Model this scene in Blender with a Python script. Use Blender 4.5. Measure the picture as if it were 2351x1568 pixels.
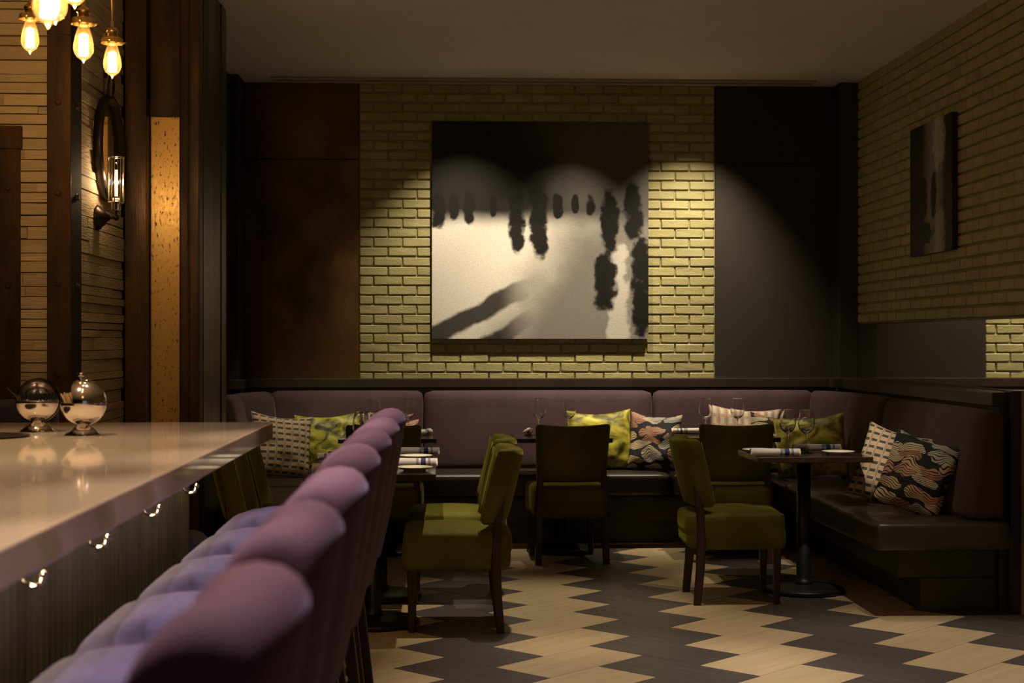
import bpy, bmesh, math, random
from mathutils import Vector, Matrix, noise as mnoise

# ------------------------------------------------------------------ scene, camera, light
for o in list(bpy.data.objects):
    bpy.data.objects.remove(o)
scene = bpy.context.scene
COL = scene.collection
PI = math.pi
random.seed(7)
R = random.Random(11)

EYE = 1.3716
cam_data = bpy.data.cameras.new('camera')
cam_data.sensor_width = 36.0
cam_data.lens = 3506.0 / 2351.0 * 36.0
cam_data.shift_y = -1.0 / 2351.0
cam_data.clip_start = 0.05
cam_data.clip_end = 100
cam_data.dof.use_dof = True
cam_data.dof.focus_distance = 7.6
cam_data.dof.aperture_fstop = 4.0
cam = bpy.data.objects.new('camera', cam_data)
COL.objects.link(cam)
cam.location = (0, 0, EYE)
cam.rotation_euler = (PI / 2, 0, -0.0431)
scene.camera = cam

scene.view_settings.view_transform = 'Standard'
scene.view_settings.look = 'None'
scene.view_settings.gamma = 1.0
scene.view_settings.use_curve_mapping = False
scene.view_settings.exposure = 0.18

world = bpy.data.worlds.new('world')
scene.world = world
world.use_nodes = True
wb = world.node_tree.nodes['Background']
wb.inputs['Color'].default_value = (1.0, 0.80, 0.62, 1)
wb.inputs['Strength'].default_value = 0.02

CEIL = 3.18


def spot(name, loc, target, power, angle, blend=0.5, color=(1, 0.80, 0.55), radius=0.02):
    d = bpy.data.lights.new(name, 'SPOT')
    d.energy = power
    d.color = color
    d.spot_size = math.radians(angle)
    d.spot_blend = blend
    d.shadow_soft_size = radius
    o = bpy.data.objects.new(name, d)
    COL.objects.link(o)
    o.location = loc
    v = Vector(target) - Vector(loc)
    o.rotation_euler = v.to_track_quat('-Z', 'Y').to_euler()
    return o


WARM = (1.0, 0.84, 0.58)
NEUT = (1.0, 0.86, 0.68)
# small recessed spots washing the back wall, and one added for the corner cushions
spot('wall_wash_spot', (0.12, 10.05, 3.17), (0.10, 10.80, 0.85), 150, 74, 1.0, WARM)
spot('wall_wash_spot', (0.85, 10.05, 3.17), (0.85, 10.75, 0.70), 130, 72, 1.0, WARM)
spot('wall_wash_spot', (1.74, 10.05, 3.17), (1.68, 10.80, 0.95), 215, 74, 1.0, WARM)
spot('wall_wash_spot', (-0.75, 9.20, 3.17), (-0.88, 10.15, 0.6), 95, 40, 0.8, WARM)  # added to brighten the left corner cushions, not a wall wash
# ceiling downlights and two added table spots over the dining floor (nearer than the top of the frame)
spot('ceiling_downlight', (-0.32, 6.35, 3.16), (-0.36, 7.78, 0.76), 240, 23, 0.5, NEUT)  # narrow spot added to brighten the left tables and their napkins
spot('ceiling_downlight', (0.55, 7.75, 3.16), (0.40, 7.70, 0), 170, 46, 0.8, WARM)
spot('ceiling_downlight', (2.10, 6.40, 3.16), (2.12, 6.45, 0), 215, 50, 0.8, NEUT)
spot('ceiling_downlight', (0.72, 6.00, 3.16), (0.74, 6.05, 0), 215, 45, 0.8, NEUT)
spot('ceiling_downlight', (1.85, 7.55, 3.16), (1.95, 8.20, 0.4), 60, 52, 0.8, WARM)
spot('ceiling_downlight', (2.05, 6.75, 3.16), (2.00, 8.28, 0.76), 170, 21, 0.6, NEUT)  # narrow spot added as extra light on the right table's napkins
# downlights over the stool backs and the seats, plus an added pair over the stone top
for yy in (1.5, 2.35, 3.2, 4.05, 4.9):
    spot('bar_downlight', (-0.32, yy + 0.60, 3.14), (-0.22, yy, 1.10), 215, 36, 0.7, (1.0, 0.79, 0.69))
for yy in (2.6, 3.8, 5.2):
    spot('bar_downlight', (-0.80, yy, 3.14), (-0.72, yy - 0.1, 0), 52, 44, 0.8, (0.96, 0.90, 1.0))
for yy in (2.4, 4.2):
    spot('bar_downlight', (-1.55, yy, 3.14), (-1.55, yy + 0.1, 1.07), 200, 66, 0.9, (1.0, 0.80, 0.56))  # no known fixture, added to brighten the counter slab
# cool fill added behind the camera, standing in for daylight from an unseen window
wd = bpy.data.lights.new('rear_fill_light', 'AREA')
wd.shape = 'RECTANGLE'
wd.size = 2.6
wd.size_y = 1.6
wd.energy = 2.5
wd.color = (0.78, 0.86, 1.0)
wo = bpy.data.objects.new('rear_fill_light', wd)
COL.objects.link(wo)
wo.location = (1.6, -2.40, 1.75)
wo.rotation_euler = (PI / 2, 0, 0)

# ------------------------------------------------------------------ materials
MATS = {}


def nodes_of(name):
    m = bpy.data.materials.new(name)
    m.use_nodes = True
    nt = m.node_tree
    return m, nt, nt.nodes['Principled BSDF']


def mat(name, c1, rough=0.5, metal=0.0, c2=None, scale=8.0, stretch=(1, 1, 1), detail=6.0, lo=0.35, hi=0.65,
        bump=0.0, bscale=None, bdist=0.01, sheen=0.0, sheen_tint=None, coat=0.0, coords='Object', spec=0.5, rvar=0.0,
        random_obj=0.0, sheen_rough=0.35):
    if name in MATS:
        return MATS[name]
    m, nt, b = nodes_of(name)
    N = nt.nodes
    L = nt.links
    b.inputs['Base Color'].default_value = (*c1, 1)
    b.inputs['Roughness'].default_value = rough
    b.inputs['Metallic'].default_value = metal
    b.inputs['Specular IOR Level'].default_value = spec
    if sheen:
        b.inputs['Sheen Weight'].default_value = sheen
        b.inputs['Sheen Roughness'].default_value = sheen_rough
        b.inputs['Sheen Tint'].default_value = (*(sheen_tint or c1), 1)
    if coat:
        b.inputs['Coat Weight'].default_value = coat
        b.inputs['Coat Roughness'].default_value = 0.08
    if c2 or bump or rvar:
        tc = N.new('ShaderNodeTexCoord')
        mp = N.new('ShaderNodeMapping')
        mp.inputs['Scale'].default_value = stretch
        if coords == 'World':
            g = N.new('ShaderNodeNewGeometry')
            L.new(g.outputs['Position'], mp.inputs['Vector'])
        else:
            L.new(tc.outputs[coords], mp.inputs['Vector'])
        vec = mp.outputs['Vector']
        if random_obj:
            oi = N.new('ShaderNodeObjectInfo')
            mul = N.new('ShaderNodeVectorMath')
            mul.operation = 'MULTIPLY_ADD'
            comb = N.new('ShaderNodeCombineXYZ')
            for k in range(3):
                L.new(oi.outputs['Random'], comb.inputs[k])
            mul.inputs[1].default_value = (37.1, 91.7, 53.3)
            L.new(comb.outputs[0], mul.inputs[0])
            L.new(vec, mul.inputs[2])
            vec = mul.outputs[0]
        n = N.new('ShaderNodeTexNoise')
        n.inputs['Scale'].default_value = scale
        n.inputs['Detail'].default_value = detail
        n.inputs['Roughness'].default_value = 0.6
        L.new(vec, n.inputs['Vector'])
        if c2:
            r = N.new('ShaderNodeValToRGB')
            r.color_ramp.elements[0].position = lo
            r.color_ramp.elements[1].position = hi
            r.color_ramp.elements[0].color = (*c1, 1)
            r.color_ramp.elements[1].color = (*c2, 1)
            L.new(n.outputs['Fac'], r.inputs['Fac'])
            out = r.outputs['Color']
            if random_obj:
                hs = N.new('ShaderNodeHueSaturation')
                ma = N.new('ShaderNodeMapRange')
                ma.inputs['To Min'].default_value = 1 - random_obj
                ma.inputs['To Max'].default_value = 1 + random_obj
                L.new(oi.outputs['Random'], ma.inputs['Value'])
                L.new(ma.outputs[0], hs.inputs['Value'])
                L.new(out, hs.inputs['Color'])
                out = hs.outputs['Color']
            L.new(out, b.inputs['Base Color'])
        if rvar:
            mr = N.new('ShaderNodeMapRange')
            mr.inputs['From Min'].default_value = 0.3
            mr.inputs['From Max'].default_value = 0.7
            mr.inputs['To Min'].default_value = max(0.02, rough - rvar)
            mr.inputs['To Max'].default_value = min(1, rough + rvar)
            L.new(n.outputs['Fac'], mr.inputs['Value'])
            L.new(mr.outputs[0], b.inputs['Roughness'])
        if bump:
            n2 = N.new('ShaderNodeTexNoise')
            n2.inputs['Scale'].default_value = bscale or scale * 6
            n2.inputs['Detail'].default_value = 4
            L.new(vec, n2.inputs['Vector'])
            bp = N.new('ShaderNodeBump')
            bp.inputs['Strength'].default_value = bump
            bp.inputs['Distance'].default_value = bdist
            L.new(n2.outputs['Fac'], bp.inputs['Height'])
            L.new(bp.outputs['Normal'], b.inputs['Normal'])
    MATS[name] = m
    return m


def emit(name, color, strength):
    if name in MATS:
        return MATS[name]
    m, nt, b = nodes_of(name)
    b.inputs['Base Color'].default_value = (*color, 1)
    b.inputs['Emission Color'].default_value = (*color, 1)
    b.inputs['Emission Strength'].default_value = strength
    MATS[name] = m
    return m


def thin_glass(name, tint=(1, 1, 1), gloss=0.12, scatter=0.0):
    """thin-walled lamp glass: clear with a fresnel reflection"""
    m = bpy.data.materials.new(name)
    m.use_nodes = True
    nt = m.node_tree
    nt.nodes.clear()
    out = nt.nodes.new('ShaderNodeOutputMaterial')
    tr = nt.nodes.new('ShaderNodeBsdfTransparent')
    tr.inputs[0].default_value = (*tint, 1)
    gl = nt.nodes.new('ShaderNodeBsdfGlossy')
    gl.inputs['Roughness'].default_value = 0.04
    gl.inputs['Color'].default_value = (1, 0.92, 0.8, 1)
    lw = nt.nodes.new('ShaderNodeLayerWeight')
    lw.inputs['Blend'].default_value = gloss
    mx = nt.nodes.new('ShaderNodeMixShader')
    nt.links.new(lw.outputs['Fresnel'], mx.inputs[0])
    nt.links.new(tr.outputs[0], mx.inputs[1])
    nt.links.new(gl.outputs[0], mx.inputs[2])
    res = mx.outputs[0]
    if scatter:
        tl = nt.nodes.new('ShaderNodeBsdfTranslucent')
        tl.inputs[0].default_value = (1.0, 0.62, 0.25, 1)
        m2 = nt.nodes.new('ShaderNodeMixShader')
        m2.inputs[0].default_value = scatter
        nt.links.new(res, m2.inputs[1])
        nt.links.new(tl.outputs[0], m2.inputs[2])
        res = m2.outputs[0]
    nt.links.new(res, out.inputs[0])
    return m


BRICK = mat('brick_paint', (0.43, 0.38, 0.185), 0.62, c2=(0.35, 0.31, 0.145), scale=5, bump=0.55, bscale=110, bdist=0.006,
            coords='World', random_obj=0.06)
MORTAR = mat('mortar_paint', (0.43, 0.38, 0.185), 0.7, c2=(0.36, 0.32, 0.15), scale=9, bump=0.5, bscale=90, bdist=0.006, coords='World')
PLASTER = mat('ceiling_plaster', (0.74, 0.69, 0.64), 0.85, c2=(0.70, 0.65, 0.60), scale=3, bump=0.1, bscale=60, coords='World')
DARKTRIM = mat('dark_trim_paint', (0.042, 0.032, 0.024), 0.38, c2=(0.032, 0.024, 0.018), scale=4, bump=0.05, bscale=60, coords='World')
DARKWALL = mat('dark_wall_paint', (0.030, 0.022, 0.020), 0.55, c2=(0.024, 0.018, 0.016), scale=3, coords='World')
CORTEN = mat('rusted_steel_panel', (0.13, 0.064, 0.020), 0.42, 0.3, c2=(0.030, 0.014, 0.010), scale=2.2, stretch=(1, 1, 0.8), detail=8,
             lo=0.30, hi=0.68, bump=0.1, bscale=70, coords='World', rvar=0.15)
BROWNPANEL = mat('brown_painted_panel', (0.024, 0.017, 0.012), 0.75, c2=(0.019, 0.013, 0.010), scale=1.5, coords='World')
RUST = mat('rusty_steel', (0.085, 0.044, 0.016), 0.5, 0.5, c2=(0.022, 0.012, 0.007), scale=7, stretch=(1, 1, 0.22), detail=9, lo=0.36,
           hi=0.62, bump=0.25, bscale=90, bdist=0.004, coords='World', rvar=0.15)
LITRUST = mat('sconce_lit_worn_steel', (0.66, 0.42, 0.135), 0.42, 0.65, c2=(0.10, 0.05, 0.018), scale=85, stretch=(1, 1, 0.45), detail=3, lo=0.57,
                hi=0.68, bump=0.15, bscale=90, bdist=0.003, coords='World', rvar=0.12)  # base colour lightened in place of sconce light; dark speckles are rust
STEELDARK = mat('dark_oiled_steel', (0.075, 0.060, 0.052), 0.36, 0.5, c2=(0.032, 0.024, 0.021), scale=4, stretch=(1, 1, 0.15), detail=8,
                bump=0.08, bscale=80, coords='World', rvar=0.12)
PLANK = mat('painted_reclaimed_wood', (0.50, 0.40, 0.25), 0.7, c2=(0.36, 0.28, 0.165), scale=5, stretch=(0.7, 0.7, 6), detail=9, lo=0.3, hi=0.75,
            bump=0.8, bscale=22, bdist=0.008, coords='World', random_obj=0.14)
PLANKBACK = mat('dark_gap_behind_wood', (0.03, 0.022, 0.014), 0.9)
TILE_L = mat('light_wood_tile', (0.52, 0.40, 0.255), 0.42, c2=(0.40, 0.295, 0.175), scale=3.2, stretch=(0.55, 7, 1), detail=8, lo=0.28, hi=0.74,
             bump=0.05, bscale=120, random_obj=0.07, rvar=0.06)
TILE_D = mat('dark_wood_tile', (0.092, 0.078, 0.074), 0.40, c2=(0.058, 0.048, 0.046), scale=3.2, stretch=(0.55, 8, 1), detail=8, lo=0.3, hi=0.72,
             bump=0.05, bscale=120, random_obj=0.10, rvar=0.06)
GROUT = mat('tile_grout', (0.022, 0.018, 0.016), 0.9)
GREEN = mat('green_velvet', (0.125, 0.108, 0.006), 0.7, c2=(0.058, 0.056, 0.004), scale=4, detail=5, lo=0.3, hi=0.7, bump=0.06, bscale=240,
            sheen=0.30, sheen_tint=(0.62, 0.60, 0.10), spec=0.2)
GREENPIPE = mat('green_piping', (0.16, 0.155, 0.02), 0.7, sheen=0.4, sheen_tint=(0.5, 0.5, 0.1))
PLUM = mat('plum_velvet', (0.080, 0.045, 0.058), 0.8, c2=(0.056, 0.031, 0.041), scale=4, stretch=(1, 1, 0.5), detail=6, lo=0.3, hi=0.7,
           bump=0.06, bscale=220, sheen=0.35, sheen_tint=(0.55, 0.40, 0.46), spec=0.2)
STOOLBACK = mat('purple_stool_velvet', (0.135, 0.066, 0.098), 0.8, c2=(0.100, 0.050, 0.086), scale=4, detail=5, lo=0.3, hi=0.7,
                sheen=0.22, sheen_tint=(0.42, 0.36, 0.66), spec=0.2, bump=0.04, bscale=200)
STOOLSEAT = mat('indigo_stool_velvet', (0.100, 0.078, 0.20), 0.75, c2=(0.036, 0.030, 0.080), scale=7, stretch=(0.5, 1.6, 1), detail=5, lo=0.35, hi=0.7,
                sheen=0.5, sheen_tint=(0.60, 0.52, 0.90), spec=0.2, bump=0.05, bscale=160)
NAVY = mat('navy_upholstery', (0.020, 0.020, 0.055), 0.8, sheen=0.3, sheen_tint=(0.3, 0.3, 0.5))
LEATHER = mat('brown_black_leather', (0.030, 0.021, 0.018), 0.34, c2=(0.024, 0.017, 0.015), scale=6, bump=0.18, bscale=260, bdist=0.003, rvar=0.06)
WENGE = mat('dark_stained_wood', (0.040, 0.014, 0.011), 0.36, c2=(0.020, 0.008, 0.007), scale=6, stretch=(8, 8, 0.7), detail=7, rvar=0.06)
TABLETOP = mat('dark_table_wood', (0.040, 0.019, 0.013), 0.20, c2=(0.024, 0.012, 0.009), scale=4, stretch=(1, 9, 1), detail=7, coat=0.3)
CASTIRON = mat('black_cast_iron', (0.016, 0.015, 0.015), 0.42, 0.3, bump=0.08, bscale=120)
QUARTZ = mat('beige_quartz', (0.56, 0.43, 0.285), 0.055, c2=(0.49, 0.365, 0.235), scale=1.3, stretch=(0.6, 5, 1), detail=8, lo=0.3, hi=0.75, coords='World')
FLUTED = mat('fluted_dark_metal', (0.10, 0.085, 0.060), 0.40, 0.4, c2=(0.050, 0.040, 0.030), scale=9, stretch=(1, 1, 0.25), detail=8, coords='World', rvar=0.1)
CHROME = mat('polished_steel', (0.72, 0.66, 0.60), 0.10, 1.0)
BRASS = mat('aged_brass', (0.62, 0.40, 0.13), 0.28, 1.0, c2=(0.42, 0.26, 0.08), scale=20)
BRONZE = mat('dark_bronze', (0.030, 0.020, 0.016), 0.36, 0.6)
CHINA = mat('white_china', (0.74, 0.68, 0.58), 0.18)
LINEN = mat('white_linen', (0.80, 0.74, 0.69), 0.85, bump=0.12, bscale=160)
NSTRIPE = mat('blue_linen_stripe', (0.055, 0.060, 0.20), 0.85)
NGREY = mat('grey_linen_stripe', (0.36, 0.34, 0.36), 0.85)
MIRROR = mat('mirror_silver', (0.82, 0.82, 0.78), 0.015, 1.0)
OLDMIRROR = mat('aged_mirror', (0.70, 0.62, 0.48), 0.06, 1.0)
BLACKP = mat('black_plastic', (0.010, 0.009, 0.009), 0.5)
STICK = mat('wooden_stirrer', (0.50, 0.30, 0.12), 0.6)
CANVASEDGE = mat('black_print_edge', (0.012, 0.010, 0.009), 0.5)
BULBGLASS = thin_glass('amber_bulb_glass', (1.0, 0.88, 0.62), 0.25, 0.03)
TUBEGLASS = thin_glass('clear_tube_glass', (1.0, 0.97, 0.92), 0.2)
FILAMENT = emit('glowing_filament', (1.0, 0.66, 0.30), 70)
FILAMENT2 = emit('sconce_filament', (1.0, 0.62, 0.28), 28)
LED = emit('led_strip', (1.0, 0.78, 0.46), 6)


def wine_glass_mat():
    m, nt, b = nodes_of('clear_glass')
    b.inputs['Transmission Weight'].default_value = 1.0
    b.inputs['Roughness'].default_value = 0.0
    b.inputs['IOR'].default_value = 1.46
    b.inputs['Base Color'].default_value = (1, 1, 1, 1)
    return m


GLASS = wine_glass_mat()


def math_node(nt, op, a, b=None, c=None):
    n = nt.nodes.new('ShaderNodeMath')
    n.operation = op
    for i, v in enumerate((a, b, c)):
        if v is None:
            continue
        if isinstance(v, (int, float)):
            n.inputs[i].default_value = v
        else:
            nt.links.new(v, n.inputs[i])
    return n.outputs[0]


def mixc(nt, fac, c1, c2):
    n = nt.nodes.new('ShaderNodeMix')
    n.data_type = 'RGBA'
    if isinstance(fac, (int, float)):
        n.inputs[0].default_value = fac
    else:
        nt.links.new(fac, n.inputs[0])
    for i, c in ((6, c1), (7, c2)):
        if isinstance(c, tuple):
            n.inputs[i].default_value = (*c, 1)
        else:
            nt.links.new(c, n.inputs[i])
    return n.outputs[2]


def weave_mat(name, ground, dash, nu, nv, box=(0.16, 0.86, 0.30, 0.68)):
    m, nt, b = nodes_of(name)
    uv = nt.nodes.new('ShaderNodeUVMap')
    sp = nt.nodes.new('ShaderNodeSeparateXYZ')
    nt.links.new(uv.outputs[0], sp.inputs[0])
    fu = math_node(nt, 'FRACT', math_node(nt, 'MULTIPLY', sp.outputs[0], nu))
    fv = math_node(nt, 'FRACT', math_node(nt, 'MULTIPLY', sp.outputs[1], nv))
    a = math_node(nt, 'MULTIPLY', math_node(nt, 'GREATER_THAN', fu, box[0]), math_node(nt, 'LESS_THAN', fu, box[1]))
    c = math_node(nt, 'MULTIPLY', math_node(nt, 'GREATER_THAN', fv, box[2]), math_node(nt, 'LESS_THAN', fv, box[3]))
    d = math_node(nt, 'MULTIPLY', a, c)
    rib = math_node(nt, 'LESS_THAN', fu, 0.09)
    col = mixc(nt, rib, ground, tuple(x * 0.55 for x in ground))
    col = mixc(nt, d, col, dash)
    nt.links.new(col, b.inputs['Base Color'])
    b.inputs['Roughness'].default_value = 0.9
    bp = nt.nodes.new('ShaderNodeBump')
    bp.inputs['Strength'].default_value = 0.5
    bp.inputs['Distance'].default_value = 0.01
    h = math_node(nt, 'SUBTRACT', math_node(nt, 'SINE', math_node(nt, 'MULTIPLY', fu, PI)), d)
    nt.links.new(h, bp.inputs['Height'])
    nt.links.new(bp.outputs[0], b.inputs['Normal'])
    return m


def wave_mat(name, seed):
    m, nt, b = nodes_of(name)
    L = nt.links
    uv = nt.nodes.new('ShaderNodeUVMap')
    mp = nt.nodes.new('ShaderNodeMapping')
    mp.inputs['Location'].default_value = (seed * 3.7, seed * 1.9, 0)
    L.new(uv.outputs[0], mp.inputs['Vector'])
    nz = nt.nodes.new('ShaderNodeTexNoise')
    nz.inputs['Scale'].default_value = 3.0
    nz.inputs['Detail'].default_value = 1.0
    L.new(mp.outputs[0], nz.inputs['Vector'])
    # warp the coordinates so the strokes undulate
    va = nt.nodes.new('ShaderNodeVectorMath')
    va.operation = 'MULTIPLY_ADD'
    L.new(nz.outputs['Color'], va.inputs[0])
    va.inputs[1].default_value = (0.10, 0.34, 0)
    L.new(mp.outputs[0], va.inputs[2])
    mp2 = nt.nodes.new('ShaderNodeMapping')
    mp2.inputs['Scale'].default_value = (2.7, 7.2, 1)
    L.new(va.outputs[0], mp2.inputs['Vector'])
    vo = nt.nodes.new('ShaderNodeTexVoronoi')
    vo.voronoi_dimensions = '2D'
    vo.inputs['Scale'].default_value = 1.0
    vo.inputs['Randomness'].default_value = 0.9
    L.new(mp2.outputs[0], vo.inputs['Vector'])
    rnd = nt.nodes.new('ShaderNodeSeparateColor')
    L.new(vo.outputs['Color'], rnd.inputs[0])
    sp = nt.nodes.new('ShaderNodeSeparateXYZ')
    L.new(va.outputs[0], sp.inputs[0])
    slope = math_node(nt, 'MULTIPLY', math_node(nt, 'SUBTRACT', rnd.outputs[0], 0.5), 0.55)
    ph = math_node(nt, 'ADD', sp.outputs[1], math_node(nt, 'MULTIPLY', sp.outputs[0], slope))
    ph = math_node(nt, 'ADD', ph, math_node(nt, 'MULTIPLY', math_node(nt, 'SINE', math_node(nt, 'ADD', math_node(nt, 'MULTIPLY', sp.outputs[0], 24), math_node(nt, 'MULTIPLY', rnd.outputs[1], 6))), 0.012))
    line = math_node(nt, 'GREATER_THAN', math_node(nt, 'FRACT', math_node(nt, 'MULTIPLY', ph, 32)), 0.30)
    cell = math_node(nt, 'LESS_THAN', vo.outputs['Distance'], 0.52)
    ink = math_node(nt, 'MULTIPLY', line, cell)
    ramp = nt.nodes.new('ShaderNodeValToRGB')
    ramp.color_ramp.interpolation = 'CONSTANT'
    e = ramp.color_ramp.elements
    e[0].position = 0.0
    e[0].color = (0.60, 0.50, 0.36, 1)
    e[1].position = 0.30
    e[1].color = (0.42, 0.21, 0.13, 1)
    for p, c in ((0.52, (0.56, 0.42, 0.25, 1)), (0.70, (0.44, 0.42, 0.38, 1)), (0.84, (0.50, 0.27, 0.18, 1))):
        x = e.new(p)
        x.color = c
    L.new(rnd.outputs[2], ramp.inputs['Fac'])
    col = mixc(nt, ink, (0.007, 0.007, 0.010), ramp.outputs[0])
    L.new(col, b.inputs['Base Color'])
    b.inputs['Roughness'].default_value = 0.85
    bp = nt.nodes.new('ShaderNodeBump')
    bp.inputs['Strength'].default_value = 0.3
    bp.inputs['Distance'].default_value = 0.004
    L.new(ink, bp.inputs['Height'])
    L.new(bp.outputs[0], b.inputs['Normal'])
    return m


def crushed_mat(name, dark, bright, scale):
    m, nt, b = nodes_of(name)
    L = nt.links
    uv = nt.nodes.new('ShaderNodeUVMap')
    n = nt.nodes.new('ShaderNodeTexNoise')
    n.inputs['Scale'].default_value = scale
    n.inputs['Detail'].default_value = 8
    n.inputs['Distortion'].default_value = 1.2
    L.new(uv.outputs[0], n.inputs['Vector'])
    r = nt.nodes.new('ShaderNodeValToRGB')
    r.color_ramp.elements[0].position = 0.36
    r.color_ramp.elements[0].color = (*dark, 1)
    r.color_ramp.elements[1].position = 0.66
    r.color_ramp.elements[1].color = (*bright, 1)
    L.new(n.outputs['Fac'], r.inputs['Fac'])
    L.new(r.outputs[0], b.inputs['Base Color'])
    b.inputs['Roughness'].default_value = 0.5
    b.inputs['Sheen Weight'].default_value = 0.5
    b.inputs['Sheen Tint'].default_value = (0.7, 0.65, 0.12, 1)
    bp = nt.nodes.new('ShaderNodeBump')
    bp.inputs['Strength'].default_value = 0.35
    bp.inputs['Distance'].default_value = 0.01
    L.new(n.outputs['Fac'], bp.inputs['Height'])
    L.new(bp.outputs[0], b.inputs['Normal'])
    return m


WEAVE = weave_mat('beige_grid_weave', (0.52, 0.38, 0.25), (0.055, 0.06, 0.05), 8, 10)
WEAVE_PALE = weave_mat('pale_grid_weave', (0.50, 0.34, 0.26), (0.58, 0.56, 0.44), 9, 6, (0.28, 0.72, 0.16, 0.80))
WAVES = [wave_mat('wave_embroidery', i) for i in range(4)]
CRUSH = crushed_mat('crushed_green_velvet', (0.060, 0.050, 0.003), (0.62, 0.56, 0.06), 4)
CRUSH_B = crushed_mat('crushed_dark_green_velvet', (0.022, 0.018, 0.002), (0.44, 0.43, 0.03), 5)


def print_mat(name, variant):
    """plain monochrome tonal print: soft dark and pale fields (a generic stand-in picture)"""
    m, nt, b = nodes_of(name)
    L = nt.links
    uv = nt.nodes.new('ShaderNodeUVMap')
    sp = nt.nodes.new('ShaderNodeSeparateXYZ')
    L.new(uv.outputs[0], sp.inputs[0])
    nz = nt.nodes.new('ShaderNodeTexNoise')
    nz.inputs['Scale'].default_value = 5
    nz.inputs['Detail'].default_value = 7
    L.new(uv.outputs[0], nz.inputs['Vector'])
    nf = math_node(nt, 'SUBTRACT', nz.outputs['Fac'], 0.5)
    nz2 = nt.nodes.new('ShaderNodeTexNoise')
    nz2.inputs['Scale'].default_value = 16
    nz2.inputs['Detail'].default_value = 3
    L.new(uv.outputs[0], nz2.inputs['Vector'])
    nf2 = math_node(nt, 'SUBTRACT', nz2.outputs['Fac'], 0.5)
    U = sp.outputs[0]
    V = sp.outputs[1]

    def smooth(x, a, c):
        r = nt.nodes.new('ShaderNodeMapRange')
        r.interpolation_type = 'SMOOTHSTEP'
        r.inputs['From Min'].default_value = a
        r.inputs['From Max'].default_value = c
        L.new(x, r.inputs['Value'])
        return r.outputs[0]

    def blob(u0, v0, su, sv, amt):
        du = math_node(nt, 'DIVIDE', math_node(nt, 'SUBTRACT', U, u0), su)
        dv = math_node(nt, 'DIVIDE', math_node(nt, 'SUBTRACT', V, v0), sv)
        d2 = math_node(nt, 'ADD', math_node(nt, 'POWER', math_node(nt, 'ABSOLUTE', du), 2.0), math_node(nt, 'POWER', math_node(nt, 'ABSOLUTE', dv), 4.0))
        d2 = math_node(nt, 'ADD', d2, math_node(nt, 'MULTIPLY', nf2, 3.4))
        return math_node(nt, 'MULTIPLY', smooth(d2, 1.5, 0.5), amt)

    if variant == 0:
        wob = math_node(nt, 'ADD', V, math_node(nt, 'MULTIPLY', nf, 0.06))
        ground = smooth(wob, 0.60, 0.50)
        diag = math_node(nt, 'ADD', math_node(nt, 'SUBTRACT', V, math_node(nt, 'MULTIPLY', U, 0.55)), math_node(nt, 'MULTIPLY', nf, 0.10))
        right = smooth(math_node(nt, 'SUBTRACT', math_node(nt, 'ADD', U, math_node(nt, 'MULTIPLY', nf, 0.25)), math_node(nt, 'MULTIPLY', V, 0.7)), 0.10, 0.50)
        val = math_node(nt, 'MULTIPLY', ground, math_node(nt, 'SUBTRACT', 0.70, math_node(nt, 'MULTIPLY', right, 0.50)))
        # two slanting dark bands across the lower left
        for c, w in ((0.00, 0.050), (-0.16, 0.040)):
            band = smooth(math_node(nt, 'ABSOLUTE', math_node(nt, 'SUBTRACT', diag, c)), w + 0.012, w - 0.012)
            band = math_node(nt, 'MULTIPLY', band, smooth(U, 0.50, 0.30))
            val = math_node(nt, 'MULTIPLY', val, math_node(nt, 'SUBTRACT', 1.0, math_node(nt, 'MULTIPLY', band, 0.94)))
        top = math_node(nt, 'MULTIPLY', math_node(nt, 'SUBTRACT', 1.0, ground), smooth(math_node(nt, 'ADD', math_node(nt, 'SUBTRACT', U, 0.35), math_node(nt, 'MULTIPLY', nf, 0.5)), 0.0, 0.45))
        val = math_node(nt, 'ADD', val, math_node(nt, 'MULTIPLY', top, 0.09))
        val = math_node(nt, 'ADD', val, 0.012)
        val = math_node(nt, 'ADD', val, blob(0.86, 0.14, 0.05, 0.30, 0.30))
        fine = nt.nodes.new('ShaderNodeTexNoise')
        fine.inputs['Scale'].default_value = 140
        L.new(uv.outputs[0], fine.inputs['Vector'])
        val = math_node(nt, 'MULTIPLY', val, math_node(nt, 'ADD', 0.75, math_node(nt, 'MULTIPLY', fine.outputs['Fac'], 0.5)))
        shade = [(0.39, 0.53, 0.036, 0.13), (0.49, 0.54, 0.040, 0.17), (0.82, 0.54, 0.038, 0.15), (0.93, 0.58, 0.042, 0.14), (0.03, 0.58, 0.03, 0.08), (0.10, 0.60, 0.02, 0.06), (0.17, 0.60, 0.025, 0.07), (0.28, 0.61, 0.015, 0.05), (0.58, 0.61, 0.022, 0.06), (0.66, 0.62, 0.015, 0.045), (0.73, 0.62, 0.02, 0.05), (0.97, 0.24, 0.05, 0.22), (0.80, 0.26, 0.05, 0.13)]
    else:
        shaft = smooth(math_node(nt, 'ABSOLUTE', math_node(nt, 'SUBTRACT', math_node(nt, 'ADD', U, math_node(nt, 'MULTIPLY', nf, 0.1)), 0.58)), 0.30, 0.08)
        val = math_node(nt, 'ADD', math_node(nt, 'MULTIPLY', shaft, 0.22), 0.012)
        val = math_node(nt, 'ADD', val, blob(0.70, 0.84, 0.13, 0.22, 0.25))
        val = math_node(nt, 'ADD', val, blob(0.72, 0.12, 0.12, 0.2, 0.16))
        shade = [(0.35, 0.44, 0.07, 0.16), (0.58, 0.44, 0.06, 0.17), (0.18, 0.40, 0.14, 0.16), (0.3, 0.16, 0.25, 0.08)]
    for s in shade:
        val = math_node(nt, 'MULTIPLY', val, math_node(nt, 'SUBTRACT', 1.0, blob(*s, 0.985)))
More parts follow.
